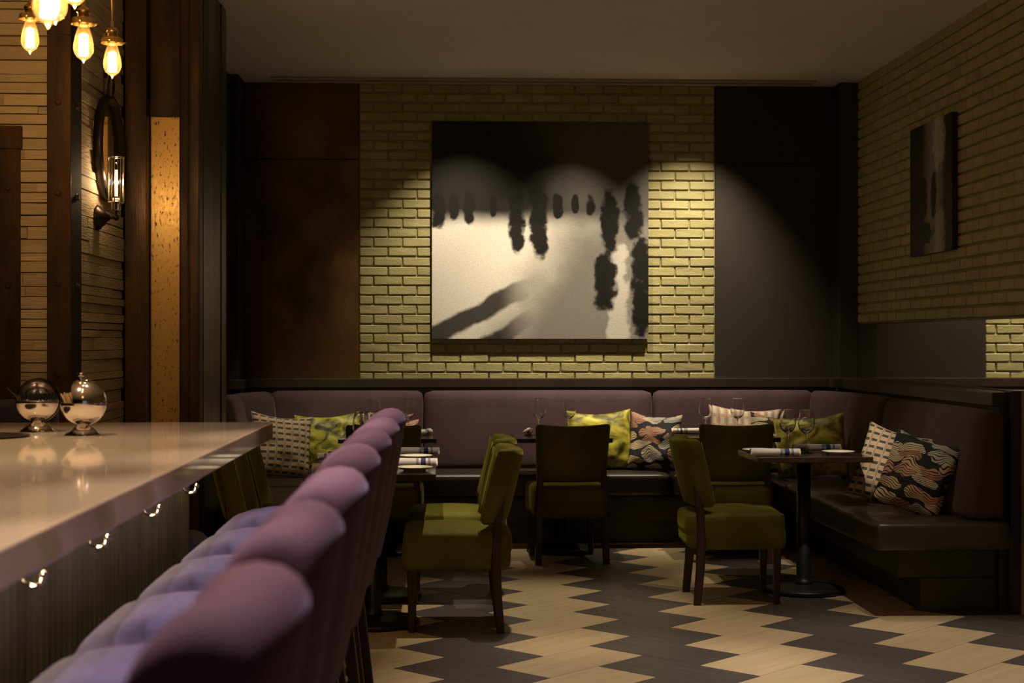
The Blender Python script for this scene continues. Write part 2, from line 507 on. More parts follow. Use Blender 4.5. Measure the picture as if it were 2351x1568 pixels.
    val = math_node(nt, 'MAXIMUM', val, 0.006)
    col = nt.nodes.new('ShaderNodeCombineColor')
    L.new(val, col.inputs[0])
    L.new(math_node(nt, 'MULTIPLY', val, 0.93), col.inputs[1])
    L.new(math_node(nt, 'MULTIPLY', val, 0.86), col.inputs[2])
    L.new(col.outputs[0], b.inputs['Base Color'])
    b.inputs['Roughness'].default_value = 0.6
    b.inputs['Specular IOR Level'].default_value = 0.25
    return m


# ------------------------------------------------------------------ geometry helpers
def link(name, mesh, material, parent=None, smooth=False, loc=None, rot=None):
    o = bpy.data.objects.new(name, mesh)
    COL.objects.link(o)
    if material is not None and not mesh.materials:
        for mm in (material if isinstance(material, (list, tuple)) else [material]):
            mesh.materials.append(mm)
    if smooth:
        for p in mesh.polygons:
            p.use_smooth = True
    if parent is not None:
        o.parent = parent
    if loc is not None:
        o.location = loc
    if rot is not None:
        o.rotation_euler = rot
    return o


def to_mesh(bm, name='mesh'):
    me = bpy.data.meshes.new(name)
    bm.normal_update()
    bm.to_mesh(me)
    bm.free()
    return me


def part(name, bm, material, parent=None, smooth=False, loc=None, rot=None, label=None):
    o = link(name, to_mesh(bm, name), material, parent, smooth, loc, rot)
    if label:
        o['label'] = label
    return o


def tag(o, label, cat, group=None):
    o['label'] = label
    o['category'] = cat
    if group:
        o['group'] = group
    return o


def struct(o, label=None, cat=None):
    o['kind'] = 'structure'
    if label:
        o['label'] = label
    if cat:
        o['category'] = cat
    return o


def thing(name, label, cat, loc=(0, 0, 0), rz=0.0, group=None):
    o = bpy.data.objects.new(name, None)
    COL.objects.link(o)
    o.location = loc
    o.rotation_euler = (0, 0, rz)
    o.empty_display_size = 0.1
    return tag(o, label, cat, group)


def dup(root, loc, rz, label):
    def cp(o, parent):
        c = o.copy()
        COL.objects.link(c)
        c.parent = parent
        for ch in o.children:
            cp(ch, c)
        return c
    c = cp(root, None)
    c.location = loc
    c.rotation_euler = (0, 0, rz)
    c['label'] = label
    return c


def box(bm, x0, x1, y0, y1, z0, z1, bevel=0.0, seg=2):
    r = bmesh.ops.create_cube(bm, size=1.0)
    vs = r['verts']
    for v in vs:
        v.co = Vector(((x0 + x1) / 2 + v.co.x * (x1 - x0), (y0 + y1) / 2 + v.co.y * (y1 - y0), (z0 + z1) / 2 + v.co.z * (z1 - z0)))
    if bevel > 0:
        es = list({e for v in vs for e in v.link_edges})
        bmesh.ops.bevel(bm, geom=es, offset=bevel, segments=seg, affect='EDGES', profile=0.6)


def nbox(x0, x1, y0, y1, z0, z1, bevel=0.0, seg=2):
    bm = bmesh.new()
    box(bm, x0, x1, y0, y1, z0, z1, bevel, seg)
    return bm


def softbox(sx, sy, sz, r, n=10, bulge=(0, 0, 0), fn=None):
    """rounded cushion block centred on the origin; bulge pushes each face out in its middle"""
    bm = bmesh.new()
    bmesh.ops.create_cube(bm, size=2.0)
    bmesh.ops.subdivide_edges(bm, edges=bm.edges[:], cuts=n, use_grid_fill=True)
    hx, hy, hz = sx / 2, sy / 2, sz / 2
    for v in bm.verts:
        # concentrate the grid lines near the edges
        u = [math.copysign(1 - (1 - abs(c)) ** 1.5, c) for c in v.co]
        p = Vector((u[0] * hx, u[1] * hy, u[2] * hz))
        rr = min(r, hx, hy, hz)
        q = Vector((max(-hx + rr, min(hx - rr, p.x)), max(-hy + rr, min(hy - rr, p.y)), max(-hz + rr, min(hz - rr, p.z))))
        d = p - q
        if d.length > 1e-9:
            p = q + d.normalized() * rr
        c = v.co
        f = [(1 - c[i] ** 2) for i in range(3)]
        if bulge[0]:
            p.x += bulge[0] * c.x * f[1] * f[2]
        if bulge[1]:
            p.y += bulge[1] * c.y * f[0] * f[2]
        if bulge[2]:
            p.z += bulge[2] * c.z * f[0] * f[1]
        v.co = fn(p) if fn else p
    return bm


def lathe(bm, prof, n=24, closed=False, mat_fn=None):
    rings = []
    for (r, z) in prof:
        if r < 1e-6:
            rings.append([bm.verts.new((0, 0, z))])
        else:
            rings.append([bm.verts.new((r * math.cos(2 * PI * i / n), r * math.sin(2 * PI * i / n), z)) for i in range(n)])
    for a, b in zip(rings[:-1], rings[1:]):
        for i in range(n):
            j = (i + 1) % n
            if len(a) == 1 and len(b) == 1:
                continue
            if len(a) == 1:
                bm.faces.new((a[0], b[j], b[i]))
            elif len(b) == 1:
                bm.faces.new((a[i], a[j], b[0]))
            else:
                bm.faces.new((a[i], a[j], b[j], b[i]))
    return bm


def nlathe(prof, n=24):
    bm = lathe(bmesh.new(), prof, n)
    bmesh.ops.recalc_face_normals(bm, faces=bm.faces[:])
    return bm


def tube(bm, path, r, n=8, closed=False):
    path = [Vector(p) for p in path]
    rr = r if isinstance(r, (list, tuple)) else [r] * len(path)
    rings = []
    up = Vector((0, 0, 1))
    m = len(path)
    for i, p in enumerate(path):
        if closed:
            t = path[(i + 1) % m] - path[i - 1]
        else:
            t = path[min(i + 1, m - 1)] - path[max(i - 1, 0)]
        t.normalize()
        ref = up if abs(t.dot(up)) < 0.95 else Vector((1, 0, 0))
        a = t.cross(ref).normalized()
        b = t.cross(a).normalized()
        rings.append([bm.verts.new(p + (a * math.cos(2 * PI * k / n) + b * math.sin(2 * PI * k / n)) * rr[i]) for k in range(n)])
    rng = range(m) if closed else range(m - 1)
    for i in rng:
        A = rings[i]
        B = rings[(i + 1) % m]
        for k in range(n):
            bm.faces.new((A[k], A[(k + 1) % n], B[(k + 1) % n], B[k]))
    if not closed:
        bm.faces.new(rings[0][::-1])
        bm.faces.new(rings[-1])
    bmesh.ops.recalc_face_normals(bm, faces=bm.faces[:])
    return bm


def ntube(path, r, n=8, closed=False):
    return tube(bmesh.new(), path, r, n, closed)


def prism(bm, sections):
    """loft between 4-point sections (list of lists of 4 points)"""
    rings = [[bm.verts.new(p) for p in s] for s in sections]
    for A, B in zip(rings[:-1], rings[1:]):
        for k in range(len(A)):
            bm.faces.new((A[k], A[(k + 1) % len(A)], B[(k + 1) % len(A)], B[k]))
    bm.faces.new(rings[0][::-1])
    bm.faces.new(rings[-1])
    bmesh.ops.recalc_face_normals(bm, faces=bm.faces[:])
    return bm


def leg_bm(secs, bevel=0.004):
    """tapered square leg: secs = [(x, y, z, half)]"""
    bm = bmesh.new()
    prism(bm, [[(x - h, y - h, z), (x + h, y - h, z), (x + h, y + h, z), (x - h, y + h, z)] for x, y, z, h in secs])
    es = [e for e in bm.edges if abs(e.verts[0].co.z - e.verts[1].co.z) > 0.02]
    bmesh.ops.bevel(bm, geom=es, offset=bevel, segments=1, affect='EDGES')
    return bm


# ------------------------------------------------------------------ the room shell
def project(X, Y, Z):
    c, s = math.cos(0.0431), math.sin(0.0431)
    xc = X * c - Y * s
    zc = X * s + Y * c
    return 1175.5 + 3506 * xc / zc, 783 + 3506 * (EYE - Z) / zc


# floor with herringbone tiles
floor = struct(part('floor', nbox(-4.2, 3.6, -2.5, 11.0, -0.06, -0.010), GROUT))
TW = 0.305
OX, OY = 1.288, 7.499
A1 = PI / 4
E1 = Vector((math.cos(A1), math.sin(A1), 0))
E2 = Vector((-math.sin(A1), math.cos(A1), 0))


def tile_bm(seed=None):
    bm = bmesh.new()
    g = 0.0019
    box(bm, -TW + g, TW - g, -TW / 2 + g, TW / 2 - g, -0.012, 0.0)
    es = [e for e in bm.edges if all(v.co.z > -0.001 for v in e.verts)]
    bmesh.ops.bevel(bm, geom=es, offset=0.0016, segments=1, affect='EDGES')
    return bm


tile_meshes = {}
for key, mm in (('L', TILE_L), ('D', TILE_D)):
    me = to_mesh(tile_bm(), 'tile')
    me.materials.append(mm)
    tile_meshes[key] = me
cand = []
for i in range(-40, 41):
    for j in range(-40, 41):
        res = (i - j) % 4
        if res == 0:
            key, c, ang = 'L', E1 * (i + 1) + E2 * (j + 0.5), A1
        elif res == 3:
            # dark tile: two cells stacked along the second axis (residues 3 then 2)
            key, c, ang = 'D', E1 * (i + 0.5) + E2 * (j + 1), A1 + PI / 2
        else:
            continue
        x, y = OX + c.x * TW, OY + c.y * TW
        if -4.0 < x < 3.4 and -2.3 < y < 10.9:
            area = 0
            if y > 4.5:
                u, v = project(x, y, 0)
                if 800 < u < 2420 and 1240 < v < 1640:
                    area = 1 / y ** 2
            cand.append((area, key, x, y, ang))
cand.sort(key=lambda t: -t[0])
rest = {'L': bmesh.new(), 'D': bmesh.new()}
for n, (area, key, x, y, ang) in enumerate(cand):
    if n < 300 and area > 0:
        o = link('tile', tile_meshes[key], None, floor, loc=(x, y, 0), rot=(0, 0, ang))
    else:
        b2 = tile_bm()
        b2.transform(Matrix.Translation((x, y, 0)) @ Matrix.Rotation(ang, 4, 'Z'))
        tmp = bpy.data.meshes.new('t')
        b2.to_mesh(tmp)
        b2.free()
        rest[key].from_mesh(tmp)
        bpy.data.meshes.remove(tmp)
for key, mm, nm in (('L', TILE_L, 'light_tiles'), ('D', TILE_D, 'dark_tiles')):
    o = part(nm, rest[key], mm, floor)
    o['kind'] = 'stuff'

# ceiling with the narrow slot along the back wall
SX0, SX1, SY0, SY1 = -1.18, 2.55, 10.50, 10.60
bm = bmesh.new()
for (x0, x1, y0, y1) in ((-4.2, 3.6, -2.5, SY0), (-4.2, 3.6, SY1, 11.0), (-4.2, SX0, SY0, SY1), (SX1, 3.6, SY0, SY1)):
    box(bm, x0, x1, y0, y1, CEIL, CEIL + 0.12)
box(bm, SX0, SX1, SY0, SY1, CEIL + 0.10, CEIL + 0.12)
ceiling = struct(part('ceiling', bm, PLASTER))
bm = bmesh.new()
box(bm, SX0 - 0.02, SX1 + 0.02, SY0 - 0.012, SY0, CEIL - 0.012, CEIL)
box(bm, SX0 - 0.02, SX1 + 0.02, SY1, SY1 + 0.02, CEIL - 0.012, CEIL)
struct(part('trim_1', bm, mat('slot_trim_paint', (0.32, 0.24, 0.15), 0.5)))

# brick walls
BL, BH, BD = 0.203, 0.0677, 0.017


def brick_bm(L, H, D, rnd):
    """rounded face brick: X along the wall, Z up, face at y=-D"""
    bm = bmesh.new()
    hx, hz = L / 2, H / 2
    j = lambda a: rnd.uniform(-a, a)
    ring = [(-hx, -hz), (hx, -hz), (hx, hz), (-hx, hz)]
    lv = []
    for inset, y in ((0.0, 0.0), (0.0, -D * 0.55), (0.0045, -D)):
        row = []
        for (x, z) in ring:
            sx = -1 if x < 0 else 1
            sz = -1 if z < 0 else 1
            # two points per corner, so the corner is rounded
            a = Vector((x - sx * (inset + 0.005), y, z - sz * inset))
            c = Vector((x - sx * inset, y, z - sz * (inset + 0.005)))
            pts = (a, c) if (sx * sz > 0) == (sx < 0) else (c, a)
            if sx * sz < 0:
                pts = (a, c) if sx > 0 else (a, c)
            row.append((a, c, sx, sz))
        order = []
        for (a, c, sx, sz) in row:
            # go counter-clockwise: at (-,-): c then a ; (+,-): a then c ; (+,+): c then a ; (-,+): a then c
            if (sx, sz) in ((-1, -1), (1, 1)):
                order += [c, a]
            else:
                order += [a, c]
        if y:
            order = [p + Vector((j(0.0016), j(0.0012), j(0.0016))) for p in order]
        lv.append([bm.verts.new(p) for p in order])
    for A, B in zip(lv[:-1], lv[1:]):
        for k in range(8):
            bm.faces.new((A[k], A[(k + 1) % 8], B[(k + 1) % 8], B[k]))
    bm.faces.new(lv[-1])
    bmesh.ops.recalc_face_normals(bm, faces=bm.faces[:])
    return bm


brick_cache = {}


def brick_mesh(L, k):
    key = (round(L, 3), k)
    if key not in brick_cache:
        me = to_mesh(brick_bm(L, BH - 0.010, BD, random.Random(hash(key) % 1000)), 'brick')
        me.materials.append(BRICK)
        for p in me.polygons:
            p.use_smooth = False
        brick_cache[key] = me
    return brick_cache[key]


def brick_wall(parent, s0, s1, z0, z1, place, visible, limit=300):
    """s runs along the wall; place(s, z) -> (location, rz)"""
    items = []
    row = 0
    z = z0
    while z < z1 - 0.02:
        zc = z + BH / 2
        off = 0.0 if row % 2 else BL / 2
        s = s0 - off
        while s < s1 - 0.02:
            a = max(s, s0) + 0.005
            b = min(s + BL, s1) - 0.005
            if b - a > 0.025:
                items.append(((a + b) / 2, zc, b - a))
            s += BL
        z += BH
        row += 1
    vis = sorted([(visible(s, zc), s, zc, L) for s, zc, L in items], key=lambda t: -t[0])
    rest = bmesh.new()
    for n, (val, s, zc, L) in enumerate(vis):
        loc, rz = place(s, zc)
        me = brick_mesh(round(L / 0.005) * 0.005, R.randrange(7))
        ry = R.uniform(-0.006, 0.006)
        push = R.uniform(-0.002, 0.002)
        M = Matrix.Translation(loc) @ Matrix.Rotation(rz, 4, 'Z') @ Matrix.Translation((0, push, 0)) @ Matrix.Rotation(ry, 4, 'Y')
        if n < limit and val > 0:
            o = link('brick', me, None, parent)
            o.matrix_local = M
        else:
            tmp = me.copy()
            tmp.transform(M)
            rest.from_mesh(tmp)
            bpy.data.meshes.remove(tmp)
    if len(rest.verts):
        o = part('hidden_bricks', rest, BRICK, parent)
        o['kind'] = 'stuff'
    else:
        rest.free()


WY = 10.78
wall_back = struct(part('wall_back', nbox(-4.2, 3.6, WY, WY + 0.2, 0, CEIL), MORTAR))


def vis_back(s, z):
    if -0.02 < s < 1.33 and 1.46 < z < 2.86:
        return 0
    return 1


brick_wall(wall_back, -0.612, 1.906, 1.085, CEIL, lambda s, z: ((s, WY, z), 0.0), vis_back)

# steel panel (left) and painted panel (right) flanking the brick
for nm, x0, x1, mm, seam in (('panel', -1.45, -0.612, CORTEN, 2.645), ('panel', 1.906, 2.80, BROWNPANEL, 2.63)):
    for (za, zb) in ((1.06, seam - 0.002), (seam + 0.002, CEIL - 0.004)):
        part(nm, nbox(x0, x1, WY - 0.035, WY, za, zb, 0.003, 1), mm, wall_back)
# corner pilasters
struct(part('trim_2', nbox(2.745, 3.2, 10.56, WY, 1.0, CEIL - 0.002, 0.004, 1), DARKWALL))
struct(part('trim_3', nbox(-1.75, -1.402, 10.41, WY, 1.0, CEIL - 0.002, 0.004, 1), DARKWALL))

# right wall
RX = 2.89
wall_right = struct(part('wall_right', nbox(RX, RX + 0.3, -2.5, WY, 0, CEIL), MORTAR))


def vis_right(s, z):
    y = -s
    u, v = project(RX, y, z)
    return (1 / y) if (u < 2380 and v > -20) else 0


brick_wall(wall_right, -10.56, -5.6, 1.495, CEIL, lambda s, z: ((RX, -s, z), -PI / 2), vis_right)
# long mirror band under the brick
mirror = thing('mirror_band', 'long frameless mirror strip along the right wall below the brick', 'mirror', (RX, 8.5, 1.12))
part('mirror_glass', nbox(-0.012, 0.0, -2.4, 2.05, 0.0, 0.365), MIRROR, mirror)
part('edge_strip', nbox(-0.014, 0.0, -2.4, 2.05, 0.365, 0.372), DARKTRIM, mirror)

# half-height wainscot and cap rails
struct(part('wall_wainscot', nbox(-1.60, 2.745, 10.69, WY, 0, 1.045), DARKTRIM))
struct(part('trim_4', nbox(-1.40, 2.75, 10.66, WY, 1.045, 1.111, 0.006, 2), DARKTRIM))
struct(part('trim_5', nbox(2.68, RX, 10.50, 10.60, 1.045, 1.116, 0.006, 2), DARKTRIM))
struct(part('wall_wainscot', nbox(2.80, RX, 7.62, WY, 0, 1.045), DARKTRIM))
struct(part('trim_6', nbox(2.755, RX, 7.60, 10.56, 1.04, 1.112, 0.006, 2), DARKTRIM))
struct(part('trim_7', nbox(2.835, 3.18, 7.56, 7.66, 0, 1.12, 0.005, 2), DARKTRIM))
struct(part('trim_8', nbox(-1.75, -1.36, 10.36, 10.46, 1.045, 1.111, 0.006, 2), DARKTRIM))
# left alcove wall behind the banquette, the wall behind the bar and the rear wall
struct(part('wall_alcove', nbox(-1.70, -1.47, 8.42, 10.40, 0, CEIL), DARKWALL))
bm = bmesh.new()
for (x0, x1, z0, z1) in ((-4.2, 0.3, 0, CEIL), (2.9, 3.6, 0, CEIL), (0.3, 2.9, 0, 0.95), (0.3, 2.9, 2.55, CEIL)):
    box(bm, x0, x1, -2.7, -2.5, z0, z1)
struct(part('wall_rear', bm, DARKWALL))
bm = bmesh.new()
for (x0, x1, z0, z1) in ((0.3, 0.36, 0.95, 2.55), (2.84, 2.9, 0.95, 2.55), (1.57, 1.63, 0.95, 2.55), (0.3, 2.9, 0.95, 1.01), (0.3, 2.9, 2.49, 2.55)):
    box(bm, x0, x1, -2.6, -2.53, z0, z1)
struct(part('added_window_1', bm, DARKTRIM))  # unseen window frame, added to go with the rear fill light
struct(part('wall_far_left', nbox(-4.4, -4.2, -2.5, 11.0, 0, CEIL), DARKWALL))
struct(part('baseboard_back', nbox(-0.9, 2.4, 10.245, 10.262, 0, 0.012), BRASS))

# ------------------------------------------------------------------ planked pier on the left
PY, PX = 6.42, -1.575
wall_left = struct(part('wall_left', nbox(-3.6, PX - 0.018, PY + 0.018, 7.50, 0, CEIL), PLANKBACK))


def plank_bm(L, H, D, rnd):
    """weathered board: X length, Z height, face at y=-D, slightly uneven"""
    bm = bmesh.new()
    nx = max(3, int(L / 0.09))
    rows = []
    zs = [-H / 2, -H / 2 + 0.0012, H / 2 - 0.0012, H / 2]
    ys = [0.0, -D, -D, 0.0]
    s0 = rnd.uniform(0, 50)
    for i in range(nx + 1):
        x = -L / 2 + L * i / nx
        row = []
        for k in range(4):
            e = 0.0022 * mnoise.noise(Vector((s0 + x * 9, k * 3.1, 0)))
            row.append(bm.verts.new((x, ys[k] + (e if k in (1, 2) else 0), zs[k] + e * 1.2)))
        rows.append(row)
    for A, B in zip(rows[:-1], rows[1:]):
        for k in range(3):
            bm.faces.new((A[k], B[k], B[k + 1], A[k + 1]))
    bm.faces.new(rows[0])
    bm.faces.new(rows[-1][::-1])
    bmesh.ops.recalc_face_normals(bm, faces=bm.faces[:])
    return bm


def planks(face):
    rnd = random.Random(5 if face == 'front' else 9)
    z = 0.86
    while z < CEIL - 0.01:
        H = rnd.choice((0.034, 0.042, 0.047, 0.052, 0.058))
        H = min(H, CEIL - z)
        if face == 'front':
            a, b = -2.15, PX + 0.004
        else:
            a, b = PY - 0.004, 7.50 + rnd.uniform(0.0, 0.04)
        cuts = [a]
        if rnd.random() < 0.45:
            cuts.append(a + (b - a) * rnd.uniform(0.25, 0.8))
        cuts.append(b)
        for c0, c1 in zip(cuts[:-1], cuts[1:]):
            L = c1 - c0 - 0.0015
            if L < 0.05:
                continue
            bm = plank_bm(L, H - rnd.choice((0.0004, 0.0008, 0.0015, 0.004)), 0.018 + rnd.uniform(-0.005, 0.007), rnd)
            m = (c0 + c1) / 2
            if face == 'front':
                part('plank', bm, PLANK, wall_left, loc=(m, PY + 0.018, z + H / 2), rot=(0, rnd.uniform(-0.002, 0.002), 0))
            else:
                part('plank', bm, PLANK, wall_left, loc=(PX - 0.018, m, z + H / 2), rot=(0, 0, PI / 2))
        z += H


planks('front')
planks('side')


def bolt_bm():
    bm = bmesh.new()
    lathe(bm, [(0.0, 0.012), (0.010, 0.012), (0.0125, 0.009), (0.0125, 0.0)], 6)
    lathe(bm, [(0.019, 0.0), (0.019, 0.002), (0.0, 0.002)], 12)
    bmesh.ops.recalc_face_normals(bm, faces=bm.faces[:])
    return bm


bolt_me = to_mesh(bolt_bm(), 'bolt')
bolt_me.materials.append(RUST)
strap = thing('steel_corner_angle', 'rusty steel angle bolted over the corner of the planked pier', 'steel angle', (PX, PY, 0.0))
for (za, zb, g) in ((0.0, 2.64, 0.0), (2.642, CEIL - 0.005, 0.004)):
    part('front_leg', nbox(-0.078, 0.020, -0.014 - g, -0.006, za, zb, 0.002, 1), RUST, strap)
    part('side_leg', nbox(0.008, 0.020, -0.012, 0.172, za, zb, 0.002, 1), mat('blackened_steel', (0.020, 0.015, 0.012), 0.8, spec=0.15), strap)
for zz in (2.36, 1.985, 1.61, 1.235):
    link('bolt', bolt_me, None, strap, loc=(-0.030, -0.014, zz), rot=(PI / 2, 0.3, 0))
    link('bolt', bolt_me, None, strap, loc=(0.020, 0.085, zz - 0.01), rot=(0, PI / 2, 0))
strap2 = thing('steel_strap', 'rusty steel strap with a square head plate at the far left of the planked pier', 'steel strap', (-1.84, PY, 0.0))
part('strap_plate', nbox(-0.10, 0.078, -0.014, -0.006, 0.0, 2.185, 0.002, 1), RUST, strap2)
part('head_plate', nbox(-0.10, 0.086, -0.020, -0.006, 2.168, 2.262, 0.002, 1), RUST, strap2)
for zz in (2.005, 1.6):
    link('bolt', bolt_me, None, strap2, loc=(0.030, -0.014, zz), rot=(PI / 2, 0.3, 0))

# ------------------------------------------------------------------ steel column
colm = thing('steel_column', 'tall rusty riveted steel column between the planked pier and the dining alcove', 'column', (-1.38, 7.95, 0))


def colbox(name, x0, x1, y0, y1, z0, z1, mm, bev=0.004):
    part(name, nbox(x0 + 1.38, x1 + 1.38, y0 - 7.95, y1 - 7.95, z0, z1, bev, 2), mm, colm)


colbox('core', -1.562, -1.215, 7.60, 8.40, 0, CEIL - 0.003, STEELDARK)
colbox('flange', -1.562, -1.457, 7.50, 7.598, 0, CEIL - 0.003, RUST)
colbox('flange', -1.252, -1.200, 7.50, 7.598, 0, CEIL - 0.003, RUST, 0.008)
colbox('angle', -1.306, -1.254, 7.535, 7.598, 0, CEIL - 0.003, RUST, 0.012)
colbox('web_plate', -1.452, -1.308, 7.588, 7.599, 0, 2.475, LITRUST, 0.002)
colbox('web_plate', -1.452, -1.308, 7.590, 7.599, 2.480, CEIL - 0.003, RUST, 0.002)
colbox('side_rail', -1.214, -1.196, 7.60, 7.70, 0, CEIL - 0.003, STEELDARK, 0.004)
colbox('side_rail', -1.214, -1.200, 8.24, 8.40, 0, CEIL - 0.003, STEELDARK, 0.004)
colbox('side_plate', -1.214, -1.207, 7.71, 8.235, 0, CEIL - 0.003, STEELDARK, 0.002)

# ------------------------------------------------------------------ pictures
def picture(name, label, w, h, t, mm, loc, rz):
    p = thing(name, label, 'picture', loc, rz)
    part('panel_edge', nbox(-w / 2, w / 2, -t + 0.0015, -0.001, 0, h, 0.0), CANVASEDGE, p)
    bm = bmesh.new()
    uvl = bm.loops.layers.uv.new('UVMap')
    vs = [bm.verts.new(c) for c in ((-w / 2, -t, 0), (w / 2, -t, 0), (w / 2, -t, h), (-w / 2, -t, h))]
    back = [bm.verts.new((v.co.x, v.co.y + 0.0012, v.co.z)) for v in vs]
    fa = bm.faces.new(vs)
    for l, c in zip(fa.loops, ((0, 0), (1, 0), (1, 1), (0, 1))):
        l[uvl].uv = c
    bm.faces.new(back[::-1])
    for k in range(4):
        bm.faces.new((vs[k], back[k], back[(k + 1) % 4], vs[(k + 1) % 4]))
    bmesh.ops.recalc_face_normals(bm, faces=bm.faces[:])
    part('print', bm, mm, p)
    return p


picture('wall_picture', 'large square black and white print hung on the lit brick wall', 1.524, 1.524, 0.042, print_mat('monochrome_print', 0), (0.663, WY - BD - 0.004, 1.388), 0.0)
picture('wall_picture', 'smaller square black and white print hung on the dim right brick wall', 0.775, 0.775, 0.03, print_mat('monochrome_print_dark', 1), (RX - BD - 0.004, 8.85, 1.885), -PI / 2)

# ------------------------------------------------------------------ banquettes
def seg_cushion(name, parent, p0, p1, depth, z0, z1, lean, mm, into):
    """upright back cushion from p0 to p1 (its rear line); 'into' is the unit vector towards the room"""
    p0 = Vector((*p0, 0))
    p1 = Vector((*p1, 0))
    d = p1 - p0
    L = d.length
    ex = d.normalized()
    ey = Vector((*into, 0))
    h = z1 - z0

    def fn(p):
        t = (p.z + h / 2) / h
        q = p0 + ex * (p.x + L / 2) + ey * (depth / 2 + p.y + lean * (1 - t) * (1 if p.y > 0 else 0.0))
        return Vector((q.x, q.y, z0 + h * t))
    bm = softbox(L - 0.004, depth, h, 0.045, 10, (0, 0.012, 0.004), fn)
    bmesh.ops.recalc_face_normals(bm, faces=bm.faces[:])
    return part(name, bm, mm, parent, smooth=True)


bq = thing('banquette', 'long plum velvet banquette with dark leather seat along the back wall', 'banquette')
part('base', nbox(-0.85, 2.285, 10.15, 10.68, 0.17, 0.334, 0.004, 1), DARKTRIM, bq)
part('kick_board', nbox(-0.85, 2.40, 10.265, 10.68, 0.0, 0.17), DARKTRIM, bq)
for x0, x1 in ((-0.836, 1.50), (1.502, 2.10)):
    bm = softbox(x1 - x0 - 0.003, 0.60, 0.145, 0.03, 10, (0, 0, 0.008))
    part('seat_cushion', bm, LEATHER, bq, smooth=True, loc=((x0 + x1) / 2, 10.36, 0.345 + 0.0725))
for x0, x1 in ((-1.215, -0.157), (-0.155, 1.437), (1.439, 2.57)):
    seg_cushion('back_cushion', bq, (x0, 10.665), (x1, 10.665), 0.09, 0.475, 1.026, 0.10, PLUM, (0, -1))

bqr = thing('banquette', 'plum velvet banquette with dark leather seat along the right wall', 'banquette')
part('base', nbox(2.29, 2.795, 7.65, 10.14, 0.17, 0.335, 0.004, 1), DARKTRIM, bqr)
part('kick_board', nbox(2.405, 2.795, 7.65, 10.14, 0.0, 0.17, 0.003, 1), DARKTRIM, bqr)
for y0, y1 in ((7.40, 9.40), (9.402, 10.44)):
    bm = softbox(0.68, y1 - y0 - 0.003, 0.145, 0.03, 10, (0, 0, 0.008))
    part('seat_cushion', bm, LEATHER, bqr, smooth=True, loc=(2.105 + 0.34, (y0 + y1) / 2, 0.335 + 0.0725))
seg_cushion('back_cushion', bqr, (2.78, 9.22), (2.78, 7.46), 0.11, 0.475, 1.022, 0.10, PLUM, (-1, 0))
seg_cushion('back_cushion', bqr, (2.78, 10.05), (2.78, 9.224), 0.11, 0.475, 1.024, 0.10, PLUM, (-1, 0))
s2 = math.sqrt(0.5)
seg_cushion('corner_cushion', bqr, (2.605, 10.62), (2.775, 10.07), 0.07, 0.475, 1.024, 0.08, PLUM, (-0.925, -0.38))

bql = thing('banquette', 'plum velvet banquette with dark leather seat on the left behind the bar end', 'banquette')
part('base', nbox(-1.45, -0.93, 8.44, 10.14, 0.0, 0.345, 0.004, 1), DARKTRIM, bql)
for x0, x1, y0, y1 in ((-1.185, -0.84, 8.13, 9.30), (-1.45, -1.187, 8.43, 9.30), (-1.45, -0.84, 9.302, 10.05)):
    part('seat_cushion', softbox(x1 - x0 - 0.003, y1 - y0 - 0.003, 0.145, 0.03, 10, (0, 0, 0.008)), LEATHER, bql, smooth=True, loc=((x0 + x1) / 2, (y0 + y1) / 2, 0.345 + 0.0725))
seg_cushion('back_cushion', bql, (-1.45, 8.43), (-1.45, 9.45), 0.12, 0.475, 1.022, 0.10, PLUM, (1, 0))
seg_cushion('back_cushion', bql, (-1.45, 9.453), (-1.45, 10.06), 0.12, 0.475, 1.022, 0.10, PLUM, (1, 0))
seg_cushion('corner_cushion', bql, (-1.44, 10.08), (-1.27, 10.60), 0.10, 0.475, 1.024, 0.08, PLUM, (0.93, -0.37))

# ------------------------------------------------------------------ dining tables
def make_table(label, w, d, loc, rz=0.0):
    t = thing('dining_table', label, 'table', loc, rz, 'dark wooden pedestal tables')
    part('tabletop', nbox(-w / 2, w / 2, -d / 2, d / 2, 0.727, 0.757, 0.003, 1), TABLETOP, t)
    bm = nlathe([(0, 0.727), (0.10, 0.727), (0.10, 0.720), (0.05, 0.70), (0.05, 0.70), (0, 0.70)], 20)
    part('mount_plate', bm, CASTIRON, t)
    part('pillar', nlathe([(0.038, 0.045), (0.050, 0.045), (0.050, 0.06), (0.041, 0.068), (0.038, 0.08), (0.038, 0.70), (0.0, 0.70)], 24), CASTIRON, t, True)
    part('base_plate', nlathe([(0, 0.0), (0.214, 0.0), (0.221, 0.008), (0.221, 0.020), (0.214, 0.028), (0.10, 0.040), (0.05, 0.046), (0, 0.046)], 40), CASTIRON, t, True)
    return t


TZ = 0.757
make_table('near table of the left pair, set for four behind the bar stools', 0.61, 0.76, (-0.352, 7.42, 0))
make_table('far table of the left pair, pushed against the near one', 0.61, 0.76, (-0.352, 8.185, 0))
make_table('table by the back banquette left of the large print', 0.62, 0.62, (-0.37, 9.95, 0))
make_table('table by the back banquette under the large print', 0.62, 0.62, (0.745, 9.95, 0))
make_table('table by the back banquette under the right edge of the brick', 0.63, 0.62, (1.815, 9.95, 0))
make_table('table in front of the right banquette, nearest on the right', 0.615, 0.56, (1.955, 8.285, 0))

